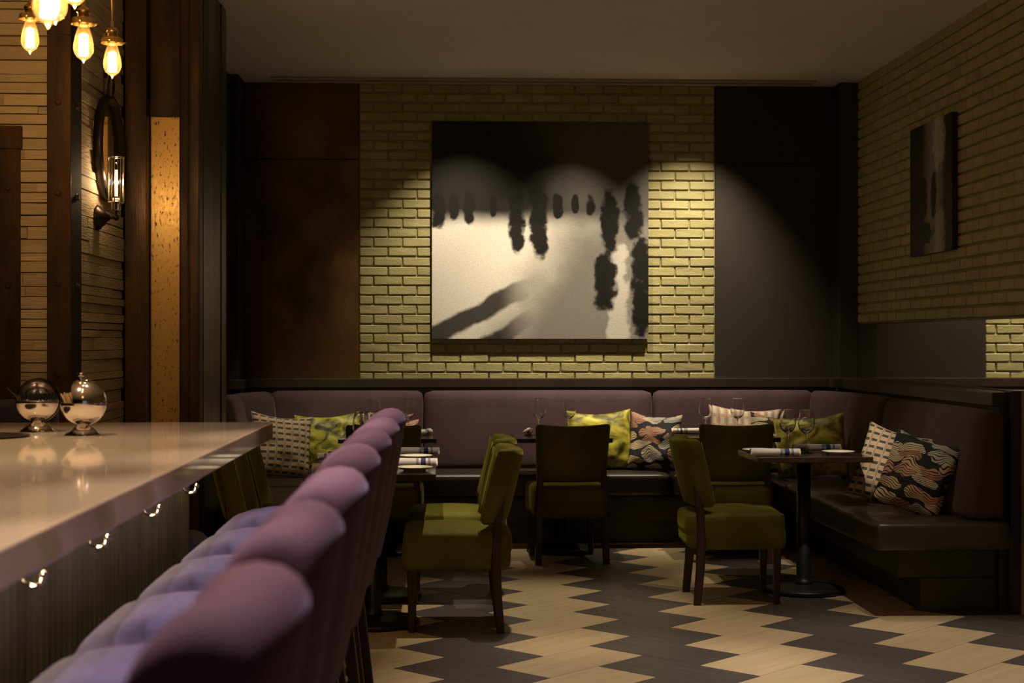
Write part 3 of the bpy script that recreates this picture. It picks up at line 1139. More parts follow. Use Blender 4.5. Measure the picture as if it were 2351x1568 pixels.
# ------------------------------------------------------------------ green chairs
def make_chair(label, loc, rz):
    t = thing('dining_chair', label, 'chair', loc, rz, 'green velvet dining chairs')

    def fseat(p):
        z = p.z + 0.385
        # rounded nose at the rear, flat skirt at the front
        k = 1.0
        if p.y > 0.08:
            k = 1.0 - 0.20 * ((p.y - 0.08) / 0.175) ** 2
        if p.z > 0:
            z -= 0.012 * max(0, (p.y / 0.25)) + 0.0
        return Vector((p.x * k, p.y + 0.004 + (0.006 if p.z > 0 else 0.0), z))
    part('seat', softbox(0.455, 0.505, 0.185, 0.022, 10, (0.006, 0.01, 0.018), fseat), GREEN, t, True)
    # seam piping around the top of the seat
    pth = []
    for (x, y) in ((-0.218, -0.238), (0.218, -0.238), (0.222, -0.1), (0.222, 0.09), (0.20, 0.19), (0.165, 0.245), (-0.165, 0.245), (-0.20, 0.19), (-0.222, 0.09), (-0.222, -0.1)):
        pth.append((x, y, 0.467 - 0.012 * max(0, y / 0.25)))
    part('seat_piping', ntube(pth, 0.0035, 6, True), GREENPIPE, t, True)

    h = 0.36

    def fback(p):
        tt = (p.z + h / 2) / h
        s = p.x / 0.22
        y = 0.205 + p.y + 0.085 * tt - 0.052 * s * s
        x = p.x * (0.93 + 0.07 * tt)
        z = 0.505 + h * tt - 0.012 * (1 - s * s) * (tt ** 4)
        return Vector((x, y, z))
    part('backrest', softbox(0.46, 0.085, h, 0.024, 10, (0, 0.006, 0.0), fback), GREEN, t, True)
    for sg in (-1, 1):
        pth = []
        for k in range(9):
            tt = 0.05 + 0.9 * k / 8
            q = fback(Vector((sg * 0.214, -0.043, -h / 2 + h * tt)))
            pth.append(q + Vector((sg * 0.004, -0.002, 0)))
        part('back_piping', ntube(pth, 0.0032, 6), GREENPIPE, t, True)
    for sg in (-1, 1):
        part('leg', leg_bm([(sg * 0.192, -0.208, 0.0, 0.014), (sg * 0.192, -0.208, 0.31, 0.021)]), WENGE, t)
        part('leg', leg_bm([(sg * 0.212, 0.212, 0.0, 0.019), (sg * 0.208, 0.195, 0.18, 0.021), (sg * 0.206, 0.190, 0.34, 0.022), (sg * 0.200, 0.196, 0.50, 0.019), (sg * 0.190, 0.215, 0.62, 0.014)]), WENGE, t)
    return t


ch = make_chair('near green velvet chair right of the left table pair, facing the bar stools', (0.045, 7.39, 0), -PI / 2)
dup(ch, (0.050, 8.165, 0), -PI / 2, 'far green velvet chair right of the left table pair, mostly behind the near one')
dup(ch, (0.755, 9.55, 0), PI + 0.09, 'green velvet chair seen from behind at the table under the large print')
dup(ch, (1.518, 8.09, 0), PI / 2 - 0.02, 'green velvet chair facing right at the nearest right table')
dup(ch, (1.79, 9.55, 0), PI - 0.03, 'green velvet chair seen from behind at the table under the right brick edge')
dup(ch, (-0.80, 7.36, 0), PI / 2, 'near green velvet chair left of the left table pair, below the bar top corner')
dup(ch, (-0.80, 7.885, 0), PI / 2, 'far green velvet chair left of the left table pair, behind the bar top corner')
dup(ch, (-0.375, 9.52, 0), PI - 0.02, 'green velvet chair seen from behind at the back left table, partly hidden by stools')

# ------------------------------------------------------------------ bar stools
def make_stool(label, loc, rz):
    t = thing('bar_stool', label, 'bar stool', loc, rz, 'purple velvet bar stools along the bar')

    def fseat(p):
        s = p.y
        z = p.z + 0.695
        if p.y < 0 and p.z > 0:
            z -= 0.05 * (p.y / 0.28) ** 2 * (p.y / -0.28)
        k = 1 - 0.10 * max(0, -p.y / 0.28) ** 2
        return Vector((p.x * k, p.y - 0.02, z))
    part('seat', softbox(0.50, 0.52, 0.15, 0.055, 10, (0.012, 0.012, 0.03), fseat), STOOLSEAT, t, True)
    bm = bmesh.new()
    W2 = 0.178
    rings = []
    st_ = [(-1.0, 0.80), (-0.99, 0.90), (-0.965, 0.97), (-0.93, 1.0)] + [(-0.85 + 1.7 * k / 14, 1.0) for k in range(15)] + [(0.93, 1.0), (0.965, 0.97), (0.99, 0.90), (1.0, 0.80)]
    for (sx, sc) in st_:
        top = 1.142 - 0.020 * sx * sx - 0.022 * max(0.0, (abs(sx) - 0.78) / 0.22) ** 2
        z0 = 0.64
        hh = 0.060 * sc
        ring = []
        cross = [(-hh, 0.0), (-hh * 1.08, 0.25), (-hh * 1.05, 0.5), (-hh, 0.75), (-hh * 0.98, 0.86)]
        for k in range(9):
            a_ = PI - PI * k / 8
            cross.append((hh * 0.98 * math.cos(a_), None if False else ('t', math.sin(a_))))
        cross += [(hh * 0.98, 0.86), (hh, 0.75), (hh * 1.05, 0.5), (hh * 1.08, 0.25), (hh, 0.0)]
        zt = top - 0.052
        for (yy_, t_) in cross:
            if isinstance(t_, tuple):
                z = zt + 0.052 * t_[1] * sc
            else:
                z = z0 + (zt - 0.002 - z0) * t_ / 0.87 if t_ <= 0.87 else zt
            tt = (z - z0) / 0.5
            y = 0.222 + yy_ + 0.095 * tt - 0.032 * sx * sx
            ring.append(bm.verts.new((sx * W2 * (1.18 - 0.18 * tt), y, z)))
        rings.append(ring)
    for A, B in zip(rings[:-1], rings[1:]):
        for k in range(len(A)):
            bm.faces.new((A[k], A[(k + 1) % len(A)], B[(k + 1) % len(A)], B[k]))
    bm.faces.new(rings[0][::-1])
    bm.faces.new(rings[-1])
    bmesh.ops.recalc_face_normals(bm, faces=bm.faces[:])
    part('backrest', bm, STOOLBACK, t, True)
    for sx in (-1, 1):
        part('leg', leg_bm([(sx * 0.21, -0.21, 0.0, 0.014), (sx * 0.19, -0.18, 0.64, 0.021)]), WENGE, t)
        part('leg', leg_bm([(sx * 0.21, 0.25, 0.0, 0.014), (sx * 0.19, 0.17, 0.64, 0.021)]), WENGE, t)
        part('stretcher', nbox(sx * 0.203 - 0.009, sx * 0.203 + 0.009, -0.19, 0.22, 0.27, 0.295), WENGE, t)
    part('footrest', nbox(-0.20, 0.20, -0.208, -0.188, 0.22, 0.245), WENGE, t)
    return t


SX = -0.505
ords = ['nearest purple velvet bar stool, blurred in the foreground', 'second purple velvet bar stool from the camera', 'third purple velvet bar stool from the camera',
        'fourth purple velvet bar stool, middle of the row', 'third purple velvet bar stool from the far end of the bar',
        'second purple velvet bar stool from the far end of the bar', 'farthest purple velvet bar stool, at the end of the row']
st = None
for k in range(7):
    y = 1.55 + 0.618 * k
    if st is None:
        st = make_stool(ords[0], (SX, y, 0), -PI / 2)
    else:
        dup(st, (SX + R.uniform(-0.008, 0.008), y + R.uniform(-0.012, 0.012), 0), -PI / 2 + R.uniform(-0.03, 0.03), ords[k])

# ------------------------------------------------------------------ bar
BX, BY0, BY1 = -0.645, 0.2, 5.725
ct = part('bar_counter', nbox(-2.9, BX, BY0, BY1, 1.008, 1.07, 0.004, 2), QUARTZ)
tag(ct, 'polished beige stone counter slab running along the left foreground', 'counter')
bar = thing('bar_cabinet', 'bar front clad in dark fluted metal under the stone top', 'bar', (-0.935, 0, 0))
part('carcass', nbox(-1.8, -0.012, BY0, 5.585, 0.0, 1.006), BLACKP, bar)


def flute_bm(y0, y1):
    bm = bmesh.new()
    pitch = 0.052
    n = int((y1 - y0) / pitch)
    pts = []
    for i in range(n):
        a = y0 + (y1 - y0) * i / n
        w = (y1 - y0) / n
        for f, x in ((0.0, 0.0), (0.08, 0.004), (0.25, 0.010), (0.5, 0.0135), (0.75, 0.010), (0.92, 0.004)):
            pts.append((x, a + w * f))
    pts.append((0.0, y1))
    lo = [bm.verts.new((x - 0.002, y, 0.09)) for x, y in pts]
    hi = [bm.verts.new((x - 0.002, y, 1.004)) for x, y in pts]
    for k in range(len(pts) - 1):
        bm.faces.new((lo[k], lo[k + 1], hi[k + 1], hi[k]))
    b0 = [bm.verts.new((-0.011, y, z)) for y, z in ((y0, 0.09), (y1, 0.09), (y1, 1.004), (y0, 1.004))]
    bm.faces.new(b0[::-1])
    return bm


for y0, y1 in ((0.6, 1.86), (1.87, 3.13), (3.14, 4.472), (4.482, 5.56)):
    part('fluted_panel', flute_bm(y0, y1), FLUTED, bar)
part('edge_strip', nbox(-0.011, 0.006, 5.562, 5.585, 0.0, 1.004, 0.002, 1), STEELDARK, bar)
part('toe_kick', nbox(-0.012, -0.003, BY0, 5.56, 0.0, 0.088), DARKTRIM, bar)
part('led_strip', nbox(0.022, 0.034, 0.6, 5.5, 1.000, 1.006), LED, bar)
ld = bpy.data.lights.new('led_light', 'AREA')
ld.shape = 'RECTANGLE'
ld.size = 0.02
ld.size_y = 4.9
ld.energy = 26
ld.color = (1.0, 0.78, 0.46)
lo = bpy.data.objects.new('led_light', ld)
COL.objects.link(lo)
lo.parent = bar
lo.location = (0.036, 3.05, 0.998)
lo.rotation_euler = (0, math.radians(25), 0)
for yy in (1.25, 1.92, 2.59, 3.264, 3.874, 4.568, 5.246):
    hk = ntube([(0.004, yy, 0.905), (0.020, yy, 0.895), (0.045, yy, 0.865), (0.062, yy, 0.852), (0.078, yy, 0.858), (0.086, yy, 0.875)], 0.006, 8)
    h = part('bag_hook', hk, CHROME, bar, True)
    part('hook_plate', nbox(0.002, 0.008, yy - 0.014, yy + 0.014, 0.875, 0.935, 0.002, 1), CHROME, h)
    part('hook_ball', nlathe([(0, -0.009), (0.006, -0.007), (0.009, 0), (0.006, 0.007), (0, 0.009)], 12), CHROME, h, True, loc=(0.086, yy, 0.878))

# navy seats beyond the bar
nv = thing('bench_seat', 'navy upholstered seat back just showing above the far left of the bar top', 'bench', (-1.95, 6.12, 0))
part('seat_back', softbox(0.82, 0.12, 0.56, 0.03, 8), NAVY, nv, True, loc=(0, 0, 0.86))
part('seat', softbox(0.82, 0.46, 0.14, 0.03, 8), NAVY, nv, True, loc=(0, -0.02, 0.57))
for sx in (-0.34, 0.34):
    part('leg', leg_bm([(sx, 0.0, 0, 0.018), (sx, 0.0, 0.51, 0.024)]), WENGE, nv)
pf = thing('pouf', 'small navy pouf tucked behind the end of the bar', 'pouf', (-1.14, 6.10, 0))
part('cushion', softbox(0.36, 0.36, 0.17, 0.05, 8, (0.01, 0.01, 0.015)), NAVY, pf, True, loc=(0, 0, 0.515))
part('plinth', nbox(-0.13, 0.13, -0.13, 0.13, 0.0, 0.432, 0.004, 1), WENGE, pf)

# ------------------------------------------------------------------ domed steel bowls on the bar
def bowl(label, loc, lid_rot, rz, fill, knob_tilt=-76):
    t = thing('domed_bowl', label, 'bowl', loc, rz)
    r = 0.071
    zc = 0.105
    foot = nlathe([(0.058, 0.0), (0.060, 0.002), (0.030, 0.024), (0.015, 0.036), (0.012, 0.040), (0.0, 0.040)], 36)
    part('foot', foot, CHROME, t, True)
    prof = []
    for k in range(13):
        a = PI / 2 * k / 12
        prof.append((r * math.sin(a), zc - r * math.cos(a)))
    inner = [((r - 0.002) * math.sin(PI / 2 * k / 12), zc - (r - 0.002) * math.cos(PI / 2 * k / 12)) for k in range(12, -1, -1)]
    part('bowl_body', nlathe(prof + [(r - 0.001, zc + 0.001)] + inner, 40), CHROME, t, True)
    # hinged half-dome lid
    rl = r + 0.003
    prof = [(rl * math.cos(PI / 2 * k / 12), rl * math.sin(PI / 2 * k / 12)) for k in range(13)]
    inner = [((rl - 0.0015) * math.cos(PI / 2 * k / 12), (rl - 0.0015) * math.sin(PI / 2 * k / 12)) for k in range(12, -1, -1)]
    lid = part('lid', nlathe(prof + inner, 40), CHROME, t, True, loc=(0, 0, zc), rot=lid_rot)
    knob = nlathe([(0.006, rl - 0.001), (0.004, rl + 0.005), (0.008, rl + 0.009), (0.0095, rl + 0.015), (0.007, rl + 0.021), (0, rl + 0.023)], 16)
    part('knob', knob, CHROME, lid, True, rot=(0, math.radians(knob_tilt), 0))
    rr = random.Random(3)
    bm = bmesh.new()
    if fill == 'sticks':
        for k in range(26):
            x = -0.05 + 0.0026 * k
            ln = rr.uniform(0.012, 0.02)
            tmp = bmesh.new()
            box(tmp, -0.0011, 0.0011, -0.003, 0.003, -0.05, 0.028 + ln)
            tmp.transform(Matrix.Translation((x, rr.uniform(-0.018, 0.0), zc - 0.01)) @ Matrix.Rotation(-0.42 + rr.uniform(-0.08, 0.08), 4, 'Y'))
            me = bpy.data.meshes.new('t')
            tmp.to_mesh(me)
            tmp.free()
            bm.from_mesh(me)
            bpy.data.meshes.remove(me)
        o = part('stirrers', bm, STICK, t)
    else:
        for k in range(46):
            a = rr.uniform(0, 2 * PI)
            q = rr.uniform(0.1, 0.9) * r
            x, y = q * math.cos(a), q * math.sin(a)
            tube(bm, [(x * 0.7, y * 0.7, zc - 0.035), (x * 1.02, y * 1.02, zc + rr.uniform(0.006, 0.026))], 0.0016, 4)
        tube(bm, [(-0.05, 0, zc - 0.01), (-0.075, -0.01, zc + 0.02), (-0.098, -0.012, zc + 0.042)], 0.0014, 5)
        tube(bm, [(-0.045, 0.01, zc - 0.01), (-0.07, 0.0, zc + 0.018), (-0.085, -0.002, zc + 0.026)], 0.0014, 5)
        o = part('picks', bm, BLACKP, t)
    o['kind'] = 'stuff'
    return t


bowl('left domed steel bowl of black picks with its lid tipped right back', (-1.354, 5.13, 1.07), (math.radians(-96), 0.25, 0), 0.0, 'picks', 20)
bowl('right domed steel bowl of wooden stirrers with its knobbed lid swung right', (-1.158, 4.93, 1.07), (0, math.radians(72), math.radians(-10)), 0.0, 'sticks')
tr = thing('spoon_tray', 'slim dark tray with a bright ball knob on the bar, left of the bowls', 'tray', (-1.46, 4.86, 1.07))
part('tray_plate', nlathe([(0, 0.0), (0.135, 0.0), (0.150, 0.005), (0.148, 0.007), (0.130, 0.003), (0, 0.003)], 40), BRONZE, tr, True)
part('ball_knob', nlathe([(0, 0.003), (0.006, 0.004), (0.010, 0.012), (0.006, 0.020), (0, 0.022)], 16), CHROME, tr, True, loc=(0.06, -0.03, 0))

# ------------------------------------------------------------------ pendant bulbs
def pendant(label, x, y, tip, scale=1.0, ring=True):
    """tip = height of the bulb's pointed end"""
    t = thing('pendant_lamp', label, 'pendant lamp', (x, y, tip), 0.0, 'bare bulb pendants over the bar')
    g = [(0.0, 0.0), (0.002, 0.004), (0.004, 0.009), (0.012, 0.0145), (0.022, 0.022), (0.029, 0.034), (0.0318, 0.048), (0.031, 0.062), (0.027, 0.085), (0.0205, 0.108), (0.0155, 0.124), (0.013, 0.134)]
    part('bulb', nlathe([(r * scale, z * scale) for r, z in g], 28), BULBGLASS, t, True)
    bm = bmesh.new()
    for k in range(14):
        a = 2 * PI * k / 14
        r0, r1 = (0.0145, 0.0125) if k % 2 else (0.0135, 0.0115)
        tube(bm, [(r0 * math.cos(a), r0 * math.sin(a), 0.026), (r1 * math.cos(a), r1 * math.sin(a), 0.094)], 0.0011, 4)
    part('filament', bm, FILAMENT, t)
    part('stem_mount', nlathe([(0, 0.09), (0.004, 0.092), (0.005, 0.125), (0.010, 0.134)], 12), TUBEGLASS, t, True)
    part('socket', nlathe([(0.0165, 0.128), (0.0175, 0.128), (0.0175, 0.163), (0.0215, 0.165), (0.0215, 0.172), (0.016, 0.180), (0.008, 0.184), (0.0065, 0.188), (0.0065, 0.206), (0.003, 0.208), (0, 0.208)], 24), BRASS, t, True)
    if ring:
        part('holder_ring', nlathe([(0.018, 0.146), (0.034, 0.146), (0.037, 0.143), (0.037, 0.131), (0.0395, 0.128), (0.0395, 0.126), (0.036, 0.127), (0.0345, 0.142), (0.018, 0.144)], 28), BRASS, t, True)
        for k in range(3):
            a = 2 * PI * k / 3 + 0.5
            part('thumb_screw', ntube([(0.037 * math.cos(a), 0.037 * math.sin(a), 0.133), (0.050 * math.cos(a), 0.050 * math.sin(a), 0.133)], 0.0035, 8), BRASS, t, True)
    top = CEIL - tip
    part('rod', ntube([(0, 0, 0.206), (0, 0, top - 0.02)], 0.0032, 8), BRASS, t, True)
    part('ceiling_cup', nlathe([(0.0, top), (0.045, top), (0.045, top - 0.006), (0.03, top - 0.018), (0.006, top - 0.024), (0, top - 0.024)], 24), BRASS, t, True)
    d = bpy.data.lights.new('bulb_light', 'POINT')
    d.energy = 3.2
    d.color = (1.0, 0.66, 0.33)
    d.shadow_soft_size = 0.008
    lo = bpy.data.objects.new('bulb_light', d)
    COL.objects.link(lo)
    lo.parent = t
    lo.location = (0, 0, 0.06)
    return t


pendant('glowing bare bulb pendant farthest left of the cluster', -1.492, 5.55, 2.399)
pendant('largest glowing pendant bulb, cut by the top edge of the photo', -0.849, 3.30, 2.037)
pendant('glowing pendant bulb mostly hidden behind the largest one', -1.061, 4.20, 2.230)
pendant('glowing pendant bulb of which only the tip shows at the top edge', -1.069, 4.45, 2.327)
pendant('glowing bare bulb pendant second from the right of the cluster', -1.173, 5.00, 2.270)
pendant('glowing bare bulb pendant lowest and farthest right of the cluster', -1.189, 5.50, 2.306)

# ------------------------------------------------------------------ round mirror and sconce on the pier's side
WX = PX + 0.002
rm = thing('round_mirror', 'round bronze framed mirror hung on the side of the planked pier', 'mirror', (WX, 7.10, 2.255))
bm = bmesh.new()
prof = [(0.205, 0.0), (0.240, 0.0), (0.243, 0.030), (0.236, 0.042), (0.222, 0.040), (0.218, 0.020), (0.205, 0.014)]
lathe(bm, prof, 56)
bmesh.ops.recalc_face_normals(bm, faces=bm.faces[:])
part('frame', bm, BRONZE, rm, True, rot=(0, PI / 2, 0), loc=(0.006, 0, 0))
part('mirror_glass', nlathe([(0, 0.002), (0.22, 0.002), (0.22, 0.016), (0, 0.016)], 56), OLDMIRROR, rm, rot=(0, PI / 2, 0), loc=(0.006, 0, 0))
part('hanger_ball', nlathe([(0, -0.03)] + [(0.030 * math.sin(PI * k / 10), -0.030 * math.cos(PI * k / 10)) for k in range(1, 10)] + [(0, 0.03)], 20), BRASS, rm, True, loc=(0.045, 0.0, 0.360))
part('hanger_plate', nlathe([(0, 0), (0.035, 0.0), (0.035, 0.008), (0.014, 0.014), (0.012, 0.03), (0, 0.03)], 20), BRONZE, rm, True, rot=(0, PI / 2, 0), loc=(0.002, 0, 0.36))
for dy in (-0.06, 0.06):
    part('hanger_strap', ntube([(0.028, dy * 0.9, 0.215), (0.034, dy * 0.8, 0.30), (0.036, dy * 0.35, 0.375)], 0.006, 8), BRONZE, rm, True)
part('hanger_wire', ntube([(0.02, -0.10, 0.20), (0.024, -0.105, 0.33), (0.03, -0.05, 0.365), (0.04, -0.012, 0.35)], 0.002, 6), BRONZE, rm, True)

sc = thing('wall_sconce', 'caged tube bulb wall sconce in front of the round mirror', 'wall lamp', (WX, 6.93, 1.925))
part('back_plate', nlathe([(0, 0.055), (0.012, 0.055), (0.020, 0.042), (0.034, 0.034), (0.040, 0.022), (0.052, 0.014), (0.058, 0.002), (0.058, 0), (0, 0)], 32), BRONZE, sc, True, rot=(0, PI / 2, 0), loc=(0.008, 0, 0))
part('arm', ntube([(0.05, 0, 0), (0.075, 0.0, 0.0), (0.092, 0.0, 0.004), (0.092, 0.0, 0.03)], 0.007, 10), BRONZE, sc, True)
part('elbow', nlathe([(0, -0.013)] + [(0.013 * math.sin(PI * k / 8), -0.013 * math.cos(PI * k / 8)) for k in range(1, 8)] + [(0, 0.013)], 16), BRONZE, sc, True, loc=(0.092, 0, 0.0))
part('socket', nlathe([(0, 0.028), (0.014, 0.028), (0.021, 0.036), (0.021, 0.066), (0.026, 0.068), (0.026, 0.073), (0, 0.073)], 24), CHROME, sc, True, loc=(0.092, 0, 0))
part('bulb_collar', nlathe([(0.013, 0.073), (0.016, 0.073), (0.016, 0.088), (0.013, 0.088)], 20), CHINA, sc, True, loc=(0.092, 0, 0))
part('bulb', nlathe([(0.0125, 0.088), (0.0125, 0.225), (0.010, 0.238), (0.004, 0.246), (0, 0.252)], 20), TUBEGLASS, sc, True, loc=(0.092, 0, 0))
bm = bmesh.new()
for dx, dy in ((0.004, 0.004), (-0.004, 0.004), (0.004, -0.004), (-0.004, -0.004)):
    tube(bm, [(0.092 + dx, dy, 0.098), (0.092 + dx, dy, 0.215)], 0.0010, 4)
part('filament', bm, FILAMENT2, sc)
for k in range(8):
    a = 2 * PI * k / 8
    x, y = 0.092 + 0.034 * math.cos(a), 0.034 * math.sin(a)
    part('cage_rod', ntube([(x, y, 0.068), (x, y, 0.272)], 0.0024, 6), CHROME, sc, True)
part('cage_ring', ntube([(0.092 + 0.034 * math.cos(2 * PI * k / 24), 0.034 * math.sin(2 * PI * k / 24), 0.272) for k in range(24)], 0.003, 6, True), CHROME, sc, True)
part('cage_ring', ntube([(0.092 + 0.034 * math.cos(2 * PI * k / 24), 0.034 * math.sin(2 * PI * k / 24), 0.070) for k in range(24)], 0.003, 6, True), CHROME, sc, True)
d = bpy.data.lights.new('sconce_light', 'POINT')
d.energy = 2.6
d.color = (1.0, 0.70, 0.40)
d.shadow_soft_size = 0.02
lo = bpy.data.objects.new('sconce_light', d)
COL.objects.link(lo)
lo.parent = sc
lo.location = (0.092, 0, 0.16)

# ------------------------------------------------------------------ tableware
def glass_mesh():
    out = [(0.0, 0.0), (0.036, 0.0), (0.0375, 0.0015), (0.030, 0.004), (0.012, 0.008), (0.0045, 0.016), (0.0036, 0.030), (0.0036, 0.085), (0.0048, 0.100), (0.012, 0.107),
           (0.026, 0.118), (0.037, 0.131), (0.0435, 0.147), (0.0455, 0.160), (0.0445, 0.178), (0.0405, 0.203), (0.0352, 0.2365), (0.0347, 0.2392), (0.0342, 0.240)]
    inn = [(0.0338, 0.240), (0.0336, 0.2392), (0.0341, 0.2365), (0.0395, 0.203), (0.0434, 0.178), (0.0443, 0.160), (0.0422, 0.1475), (0.0355, 0.133), (0.024, 0.1215), (0.010, 0.113), (0.0, 0.1115)]
    me = to_mesh(nlathe(out + inn, 36), 'wine_glass')
    me.materials.append(GLASS)
    for p in me.polygons:
        p.use_smooth = True
    return me


GLASS_ME = glass_mesh()


def wine_glass(label, x, y):
    o = link('wine_glass', GLASS_ME, None, loc=(x, y, TZ))
    return tag(o, label, 'wine glass', 'empty wine glasses on the tables')


def plate_me():
    prof = [(0.0, 0.004), (0.045, 0.004), (0.047, 0.0), (0.052, 0.0), (0.053, 0.004), (0.066, 0.009), (0.085, 0.016), (0.088, 0.0185), (0.086, 0.0195), (0.064, 0.0135), (0.052, 0.009), (0.0, 0.008)]
    me = to_mesh(nlathe(prof, 44), 'plate')
    me.materials.append(CHINA)
    for p in me.polygons:
        p.use_smooth = True
    return me


PLATE_ME = plate_me()


def plate(label, x, y):
    return tag(link('side_plate', PLATE_ME, None, loc=(x, y, TZ)), label, 'plate', 'small white side plates')


def napkin_me(seed, L=0.25, stripe=(0.60, 0.68, 0.72, 0.80, 0.84, 0.88)):
    """rolled cloth: spiral cross-section drawn out along X, cut slightly askew, with stripes across"""
    rnd = random.Random(seed)
    bm = bmesh.new()
    n = 40
    turns = 2.4
    prof = []
    for i in range(n + 1):
        a = i / n
        th = 2 * PI * turns * a - 2 * PI * turns - 0.35 * PI
        r = 0.007 + 0.019 * a
        prof.append((r * math.cos(th) * 1.12, r * math.sin(th) * 0.86))
    th_last = 2 * PI * turns
    nx = 22
    rows = []
    for k in range(nx + 1):
        t = k / nx
        x = -L / 2 + L * t
        wob = 0.0018 * math.sin(5 * t + seed)
        sc = 1.0 + 0.06 * math.sin(3.1 * t + seed * 2)
        row = []
        for i, (a, c) in enumerate(prof):
            sk = 0.010 * (i / n) * (1 if t > 0.5 else -1) * abs(2 * t - 1)
            row.append(bm.verts.new((x + sk, a * sc + wob, 0.0235 + c * sc + 0.0005)))
        rows.append(row)
    for k in range(nx):
        t = (k + 0.5) / nx
        for i in range(n):
            f = bm.faces.new((rows[k][i], rows[k + 1][i], rows[k + 1][i + 1], rows[k][i + 1]))
            f.smooth = True
            tt = t + 0.06 * (i / n - 0.5)
            if stripe[2] <= tt < stripe[3]:
                f.material_index = 1
            elif stripe[0] <= tt < stripe[1] or stripe[4] <= tt < stripe[5]:
                f.material_index = 2
    bmesh.ops.solidify(bm, geom=bm.faces[:], thickness=0.0022)
    zmin = min(v.co.z for v in bm.verts)
    for v in bm.verts:
        v.co.z = max(0.0005, v.co.z - zmin)
    me = to_mesh(bm, 'napkin')
    for mm in (LINEN, NSTRIPE, NGREY):
        me.materials.append(mm)
    return me


NAP = [napkin_me(1), napkin_me(4, 0.24, (0.62, 0.67, 0.71, 0.80, 0.84, 0.89))]


def napkin(label, x, y, rz, k=0):
    return tag(link('rolled_napkin', NAP[k], None, loc=(x, y, TZ), rot=(0, 0, rz)), label, 'napkin', 'rolled white napkins with blue stripes')


# left table pair
wine_glass('left wine glass on the left table pair, before the dark green cushion', -0.445, 8.02)
wine_glass('wine glass on the left table pair, overlapping the one beside it by the stool tops', -0.395, 8.16)
napkin('rolled white napkin at the near left place of the left table pair', -0.50, 7.20, 0.05, 1)
napkin('rolled napkin with blue stripes at the far left place of the left table pair', -0.53, 7.86, PI - 0.08, 1)
plate('white plate at the far left place of the left table pair', -0.545, 8.02)
napkin('rolled striped napkin at the near right place of the left table pair', -0.17, 7.50, 0.0, 1)
plate('white plate at the near right place of the left table pair', -0.15, 7.26)
napkin('rolled napkin at the far right place of the left table pair', -0.17, 8.26, 0.06, 0)
plate('white plate at the far right place of the left table pair', -0.16, 8.00)
# back left table
wine_glass('left wine glass on the back left table', -0.465, 9.95)
wine_glass('right wine glass on the back left table, above the stool tops', -0.245, 9.95)
napkin('rolled napkin end-on at the right of the back left table', -0.165, 9.93, 1.15, 0)
plate('white plate on the back left table', -0.40, 9.80)
# table under the print
wine_glass('left wine glass on the table under the large print', 0.605, 9.95)
wine_glass('right wine glass on the table under the large print', 0.802, 9.95)
napkin('rolled napkin end-on at the left of the table under the large print', 0.535, 9.98, 1.45, 0)
plate('white plate on the table under the large print', 0.73, 9.80)
# table under the right brick edge
wine_glass('left wine glass on the table under the right brick edge', 1.695, 9.92)
wine_glass('right wine glass on the table under the right brick edge', 1.905, 9.92)
napkin('rolled napkin at the left of the table under the right brick edge', 1.61, 10.0, 0.75 + PI / 2 + 0.9, 0)
plate('white plate on the table under the right brick edge', 1.80, 10.10)
# right table
wine_glass('left wine glass on the nearest right table', 1.885, 8.36)
wine_glass('right wine glass on the nearest right table', 1.972, 8.29)
napkin('rolled striped napkin at the near left of the nearest right table', 1.755, 8.09, 0.0, 0)
napkin('rolled striped napkin at the far right of the nearest right table', 2.06, 8.42, -0.03, 0)
plate('white plate at the right of the nearest right table', 2.125, 8.20)
plate('white plate at the left of the nearest right table, behind the napkin', 1.72, 8.36)

# ------------------------------------------------------------------ cushions
def pillow(label, w, h, t, mm, backm, loc, rot, seed, cat='cushion'):
    n = 26
    bm = bmesh.new()
    uvl = bm.loops.layers.uv.new('UVMap')
    rnd = random.Random(seed)
    s0 = rnd.uniform(0, 100)
    grid = {}
    for side in (1, -1):
        for i in range(n + 1):
            for j in range(n + 1):
                u = i / n * 2 - 1
                v = j / n * 2 - 1
                edge = i in (0, n) or j in (0, n)
                if edge and side == -1:
                    grid[side, i, j] = grid[1, i, j]
                    continue
                # sides pulled in between the corners
                px = u * (1 - 0.055 * (1 - v * v) * abs(u) ** 3)
                pz = v * (1 - 0.055 * (1 - u * u) * abs(v) ** 3)
                th = ((1 - u ** 2) * (1 - v ** 2)) ** 0.45 if not edge else 0.0
                wr = 0.015 * mnoise.noise(Vector((s0 + u * 2.4, v * 2.4, side * 5))) + 0.005 * mnoise.noise(Vector((s0 + u * 6, v * 6, 3)))
                y = -side * (t * 0.60 * th + (wr * min(1, th * 2) if not edge else 0))
                if edge:
                    y = 0.006 * mnoise.noise(Vector((s0 + u * 4, v * 4, 9)))
                sag = -0.02 * (1 - u * u) * max(0, v) ** 2
                grid[side, i, j] = bm.verts.new((px * w / 2, y, pz * h / 2 + sag))
    for side in (1, -1):
        for i in range(n):
            for j in range(n):
                q = [(i, j), (i + 1, j), (i + 1, j + 1), (i, j + 1)]
                if side == -1:
                    q = q[::-1]
                vs = [grid[side, a, b] for a, b in q]
                f = bm.faces.new(vs)
                f.smooth = True
                f.material_index = 0 if side == 1 else 1
                for l, (a, b) in zip(f.loops, q):
                    l[uvl].uv = (a / n, b / n)
    me = to_mesh(bm, 'cushion')
    me.materials.append(mm)
    me.materials.append(backm)
    o = thing('cushion', label, cat, loc, 0.0, 'loose cushions on the banquettes')
    o.rotation_euler = rot
    link('cover', me, None, o)
    return o


SZ = 0.49
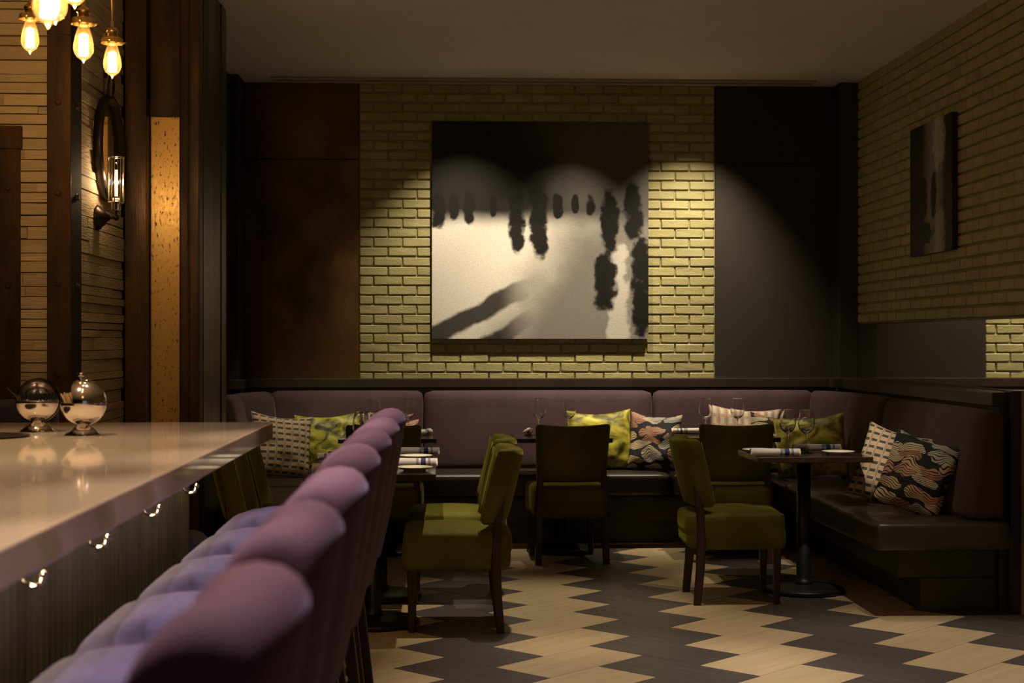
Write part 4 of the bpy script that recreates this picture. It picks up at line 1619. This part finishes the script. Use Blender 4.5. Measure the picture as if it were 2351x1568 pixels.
# left corner
pillow('beige cushion with a dark dashed grid in the left banquette corner', 0.42, 0.42, 0.14, WEAVE, WEAVE, (-1.065, 9.86, SZ + 0.212), (math.radians(-14), math.radians(7), math.radians(24)), 1)
pillow('dark green crushed velvet cushion beside the beige one on the left', 0.44, 0.40, 0.13, CRUSH_B, CRUSH_B, (-0.80, 10.38, SZ + 0.20), (math.radians(-16), math.radians(-3), math.radians(2)), 2)
pillow('black and cream wave cushion glimpsed behind the left table glasses', 0.38, 0.38, 0.12, WAVES[3], BLACKP, (-0.40, 10.42, SZ + 0.19), (math.radians(-14), math.radians(8), 0), 3)
# middle
pillow('bright green crushed velvet cushion under the large print', 0.45, 0.42, 0.14, CRUSH, CRUSH, (1.055, 10.42, SZ + 0.205), (math.radians(-15), math.radians(-2), math.radians(4)), 4)
pillow('black cushion with cream and pink waves beside the bright green one', 0.35, 0.40, 0.12, WAVES[0], BLACKP, (1.42, 10.36, SZ + 0.198), (math.radians(-17), math.radians(4), math.radians(-10)), 5)
# right corner
pillow('pale pink grid cushion behind the right back table', 0.50, 0.44, 0.13, WEAVE_PALE, WEAVE_PALE, (2.05, 10.43, SZ + 0.215), (math.radians(-12), math.radians(4), 0), 6)
pillow('black wave cushion between the pale pink and green ones in the right corner', 0.40, 0.40, 0.12, WAVES[1], BLACKP, (2.26, 10.31, SZ + 0.19), (math.radians(-16), math.radians(6), math.radians(4)), 7)
pillow('green crushed velvet cushion in the right banquette corner', 0.46, 0.42, 0.15, CRUSH, CRUSH, (2.36, 9.80, SZ + 0.20), (math.radians(-18), math.radians(-6), math.radians(-18)), 8)
pillow('tan cushion with dark dashes on the right banquette', 0.42, 0.43, 0.14, WEAVE, WEAVE, (2.435, 8.22, SZ + 0.20), (math.radians(-20), math.radians(12), math.radians(-38)), 9)
pillow('black wave cushion nearest on the right banquette', 0.37, 0.42, 0.13, WAVES[2], BLACKP, (2.43, 7.79, SZ + 0.195), (math.radians(-22), math.radians(14), math.radians(-38)), 10)
